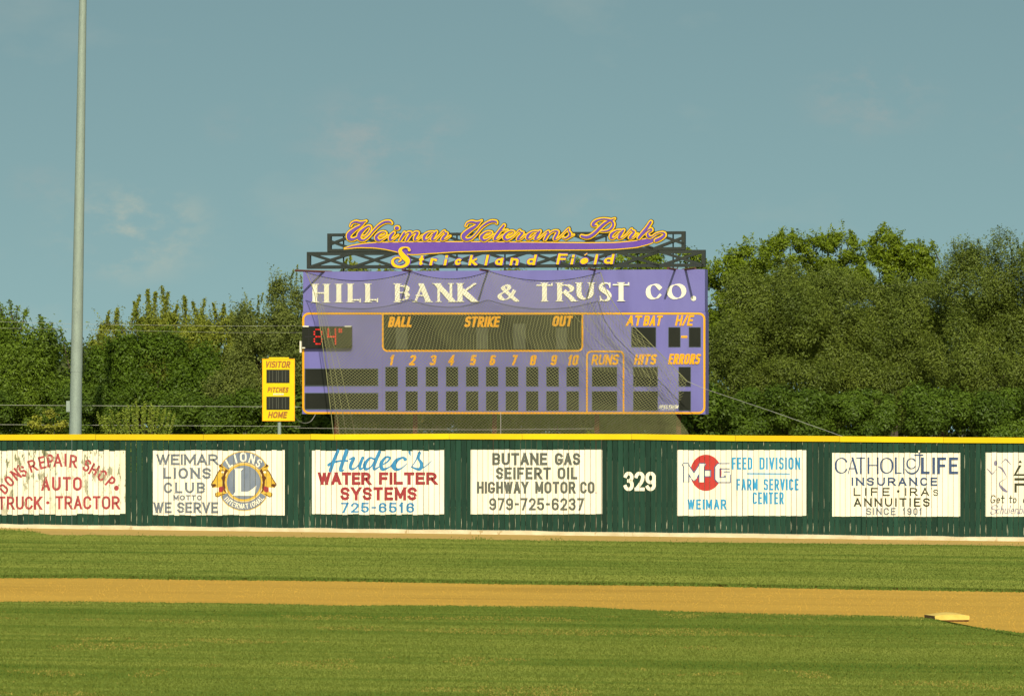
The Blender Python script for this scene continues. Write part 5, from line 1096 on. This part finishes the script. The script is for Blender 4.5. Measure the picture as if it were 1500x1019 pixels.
tree('brushy_tree', 1290, 103.6, [(1250, 490, 66, 84, 0, .9), (1310, 500, 62, 80, 0, .9), (1220, 450, 50, 52, .1, .8), (1350, 480, 46, 66, 0, .8), (1270, 580, 90, 60, -.3, .9)], 105000, .050, LF['juni'], 'wide olive tree with fine twigs in front of the pointed tall tree', 31, asp=.45, nl=18, lr=.40, fuzz=.2, twigs=2400, tl=.20,
     sprays=tips([(1200, 404), (1215, 398), (1232, 396), (1250, 398), (1268, 404), (1290, 412), (1310, 420), (1240, 392), (1340, 424), (1355, 418), (1372, 410)], 22, 40, 3.2, 90))
tree('brushy_tree', 1460, 102.5, [(1440, 428, 58, 78, 0, .9), (1500, 420, 62, 74, 0, 1.0), (1410, 520, 52, 84, -.1, .9), (1480, 540, 80, 80, -.2, 1.0), (1560, 480, 80, 110, .2, 1.0)], 150000, .050, LF['juni'], 'big dense olive tree at the right edge of the picture', 32, asp=.45, nl=18, lr=.40, fuzz=.2, twigs=2400, tl=.20,
     sprays=tips([(1432, 350), (1422, 356), (1446, 358), (1470, 362), (1490, 350), (1500, 352), (1410, 372), (1395, 392), (1385, 410), (1455, 366), (1480, 360)], 22, 40, 3.2, 90))
GB = 'low bushes behind the right part of the fence'
for px, rx, ry, sd, lb in ((1075, 50, 44, 41, 'low dark bush below the brushy tree nearest the scoreboard'), (1165, 55, 48, 42, 'low dark bush second from the scoreboard behind the fence'), (1262, 56, 42, 43, 'low dark bush behind the fence above the insurance sign'), (1378, 60, 56, 44, 'low dark bush between the insurance sign and the right edge'), (1480, 66, 60, 45, 'low dark bush at the right edge behind the fence')):
    tree('bush', px, 100.5, [(px, 612, rx, ry, 0, .7), (px + 18, 596, rx * .6, ry * .6, .1, .5), (px - 22, 598, rx * .55, ry * .55, .1, .5)], 28000, .066, LF['hedge'], lb, sd, 'bush', GB, asp=.5, trunk_r=.05)
GC = 'dark bushes in the shade beneath the scoreboard'
for px, sd, lb in ((470, 46, 'dark bush under the left end of the scoreboard'), (575, 47, 'dark bush under the scoreboard below its first innings'), (690, 48, 'dark bush under the middle of the scoreboard left of centre'), (805, 49, 'dark bush under the middle of the scoreboard right of centre'), (915, 50, 'dark bush under the runs column of the scoreboard'), (1010, 52, 'dark bush under the right end of the scoreboard')):
    tree('bush', px, 99.5, [(px, 618, 62, 50, 0, .6), (px + 20, 600, 44, 40, .2, .5), (px - 24, 600, 44, 40, .2, .5)], 11000, .10, LF['hedge'], lb, sd, 'bush', GC, trunk_r=.05)
GL = 'low bushes behind the left part of the fence'
for px, sd, lb in ((-40, 53, 'low dark bush at the left edge behind the fence'), (130, 54, 'low dark bush just right of the light pole'), (300, 55, 'low dark bush left of the yellow pitch counter'), (385, 56, 'low dark bush directly behind the yellow pitch counter pole')):
    tree('bush', px, 101, [(px, 618, 60, 44, 0, .6), (px + 22, 606, 40, 34, .2, .5), (px - 24, 606, 40, 34, .2, .5)], 24000, .066, LF['hedge'], lb, sd, 'bush', GL, trunk_r=.05)
# slim stemmed shrub and yellowing sapling by the light pole
t = thing('stemmed_shrub', tuple(at(200, 628, 95.2)[:2]) + (float(gz(-7)),), 'fresh green shrub of upright stems just right of the light pole', 'shrub')
g = np.random.default_rng(77); P = []; mb = MB()
for k in range(24):
    x1 = 142 + 118 * (k + rs.random()) / 24; y1 = 580 + abs(x1 - 202) * .40 + rs.uniform(0, 14); xb = 202 + (x1 - 202) * .6
    a, b = at(xb, 690, 95.2 + rs.uniform(-.4, .4)), at(x1, y1, 95.2 + rs.uniform(-.4, .4)); mb.tube([a, (a + b) / 2 + Vector((.01, 0, 0)), b], [.010, .008, .003], 5)
    tt = g.random(300) ** .8; P.append(np.array(a) + (np.array(b) - np.array(a)) * tt[:, None] + g.normal(size=(300, 3)) * .015)
P = np.concatenate(P); nr = g.normal(size=P.shape) + np.array([0, -.3, .3]); nr /= np.linalg.norm(nr, axis=1, keepdims=True)
mb.build('stem', M['bark'], t); fast_mesh('foliage', leaves(P, nr, .055, .4, g), 0, 4, LF['shrub'], t, tone=np.clip(g.normal(.5, .25, len(P)), 0, 1))
tree('sapling', 72, 95.0, [(60, 622, 20, 12, 0, .25), (86, 618, 16, 12, 0, .2), (74, 606, 8, 10, 0, .15)], 900, .06, LF['gold'], 'small yellowing sapling left of the light pole', 51, 'sapling', asp=.55, trunk_r=.015)
# shaded wood closing the view behind the trees
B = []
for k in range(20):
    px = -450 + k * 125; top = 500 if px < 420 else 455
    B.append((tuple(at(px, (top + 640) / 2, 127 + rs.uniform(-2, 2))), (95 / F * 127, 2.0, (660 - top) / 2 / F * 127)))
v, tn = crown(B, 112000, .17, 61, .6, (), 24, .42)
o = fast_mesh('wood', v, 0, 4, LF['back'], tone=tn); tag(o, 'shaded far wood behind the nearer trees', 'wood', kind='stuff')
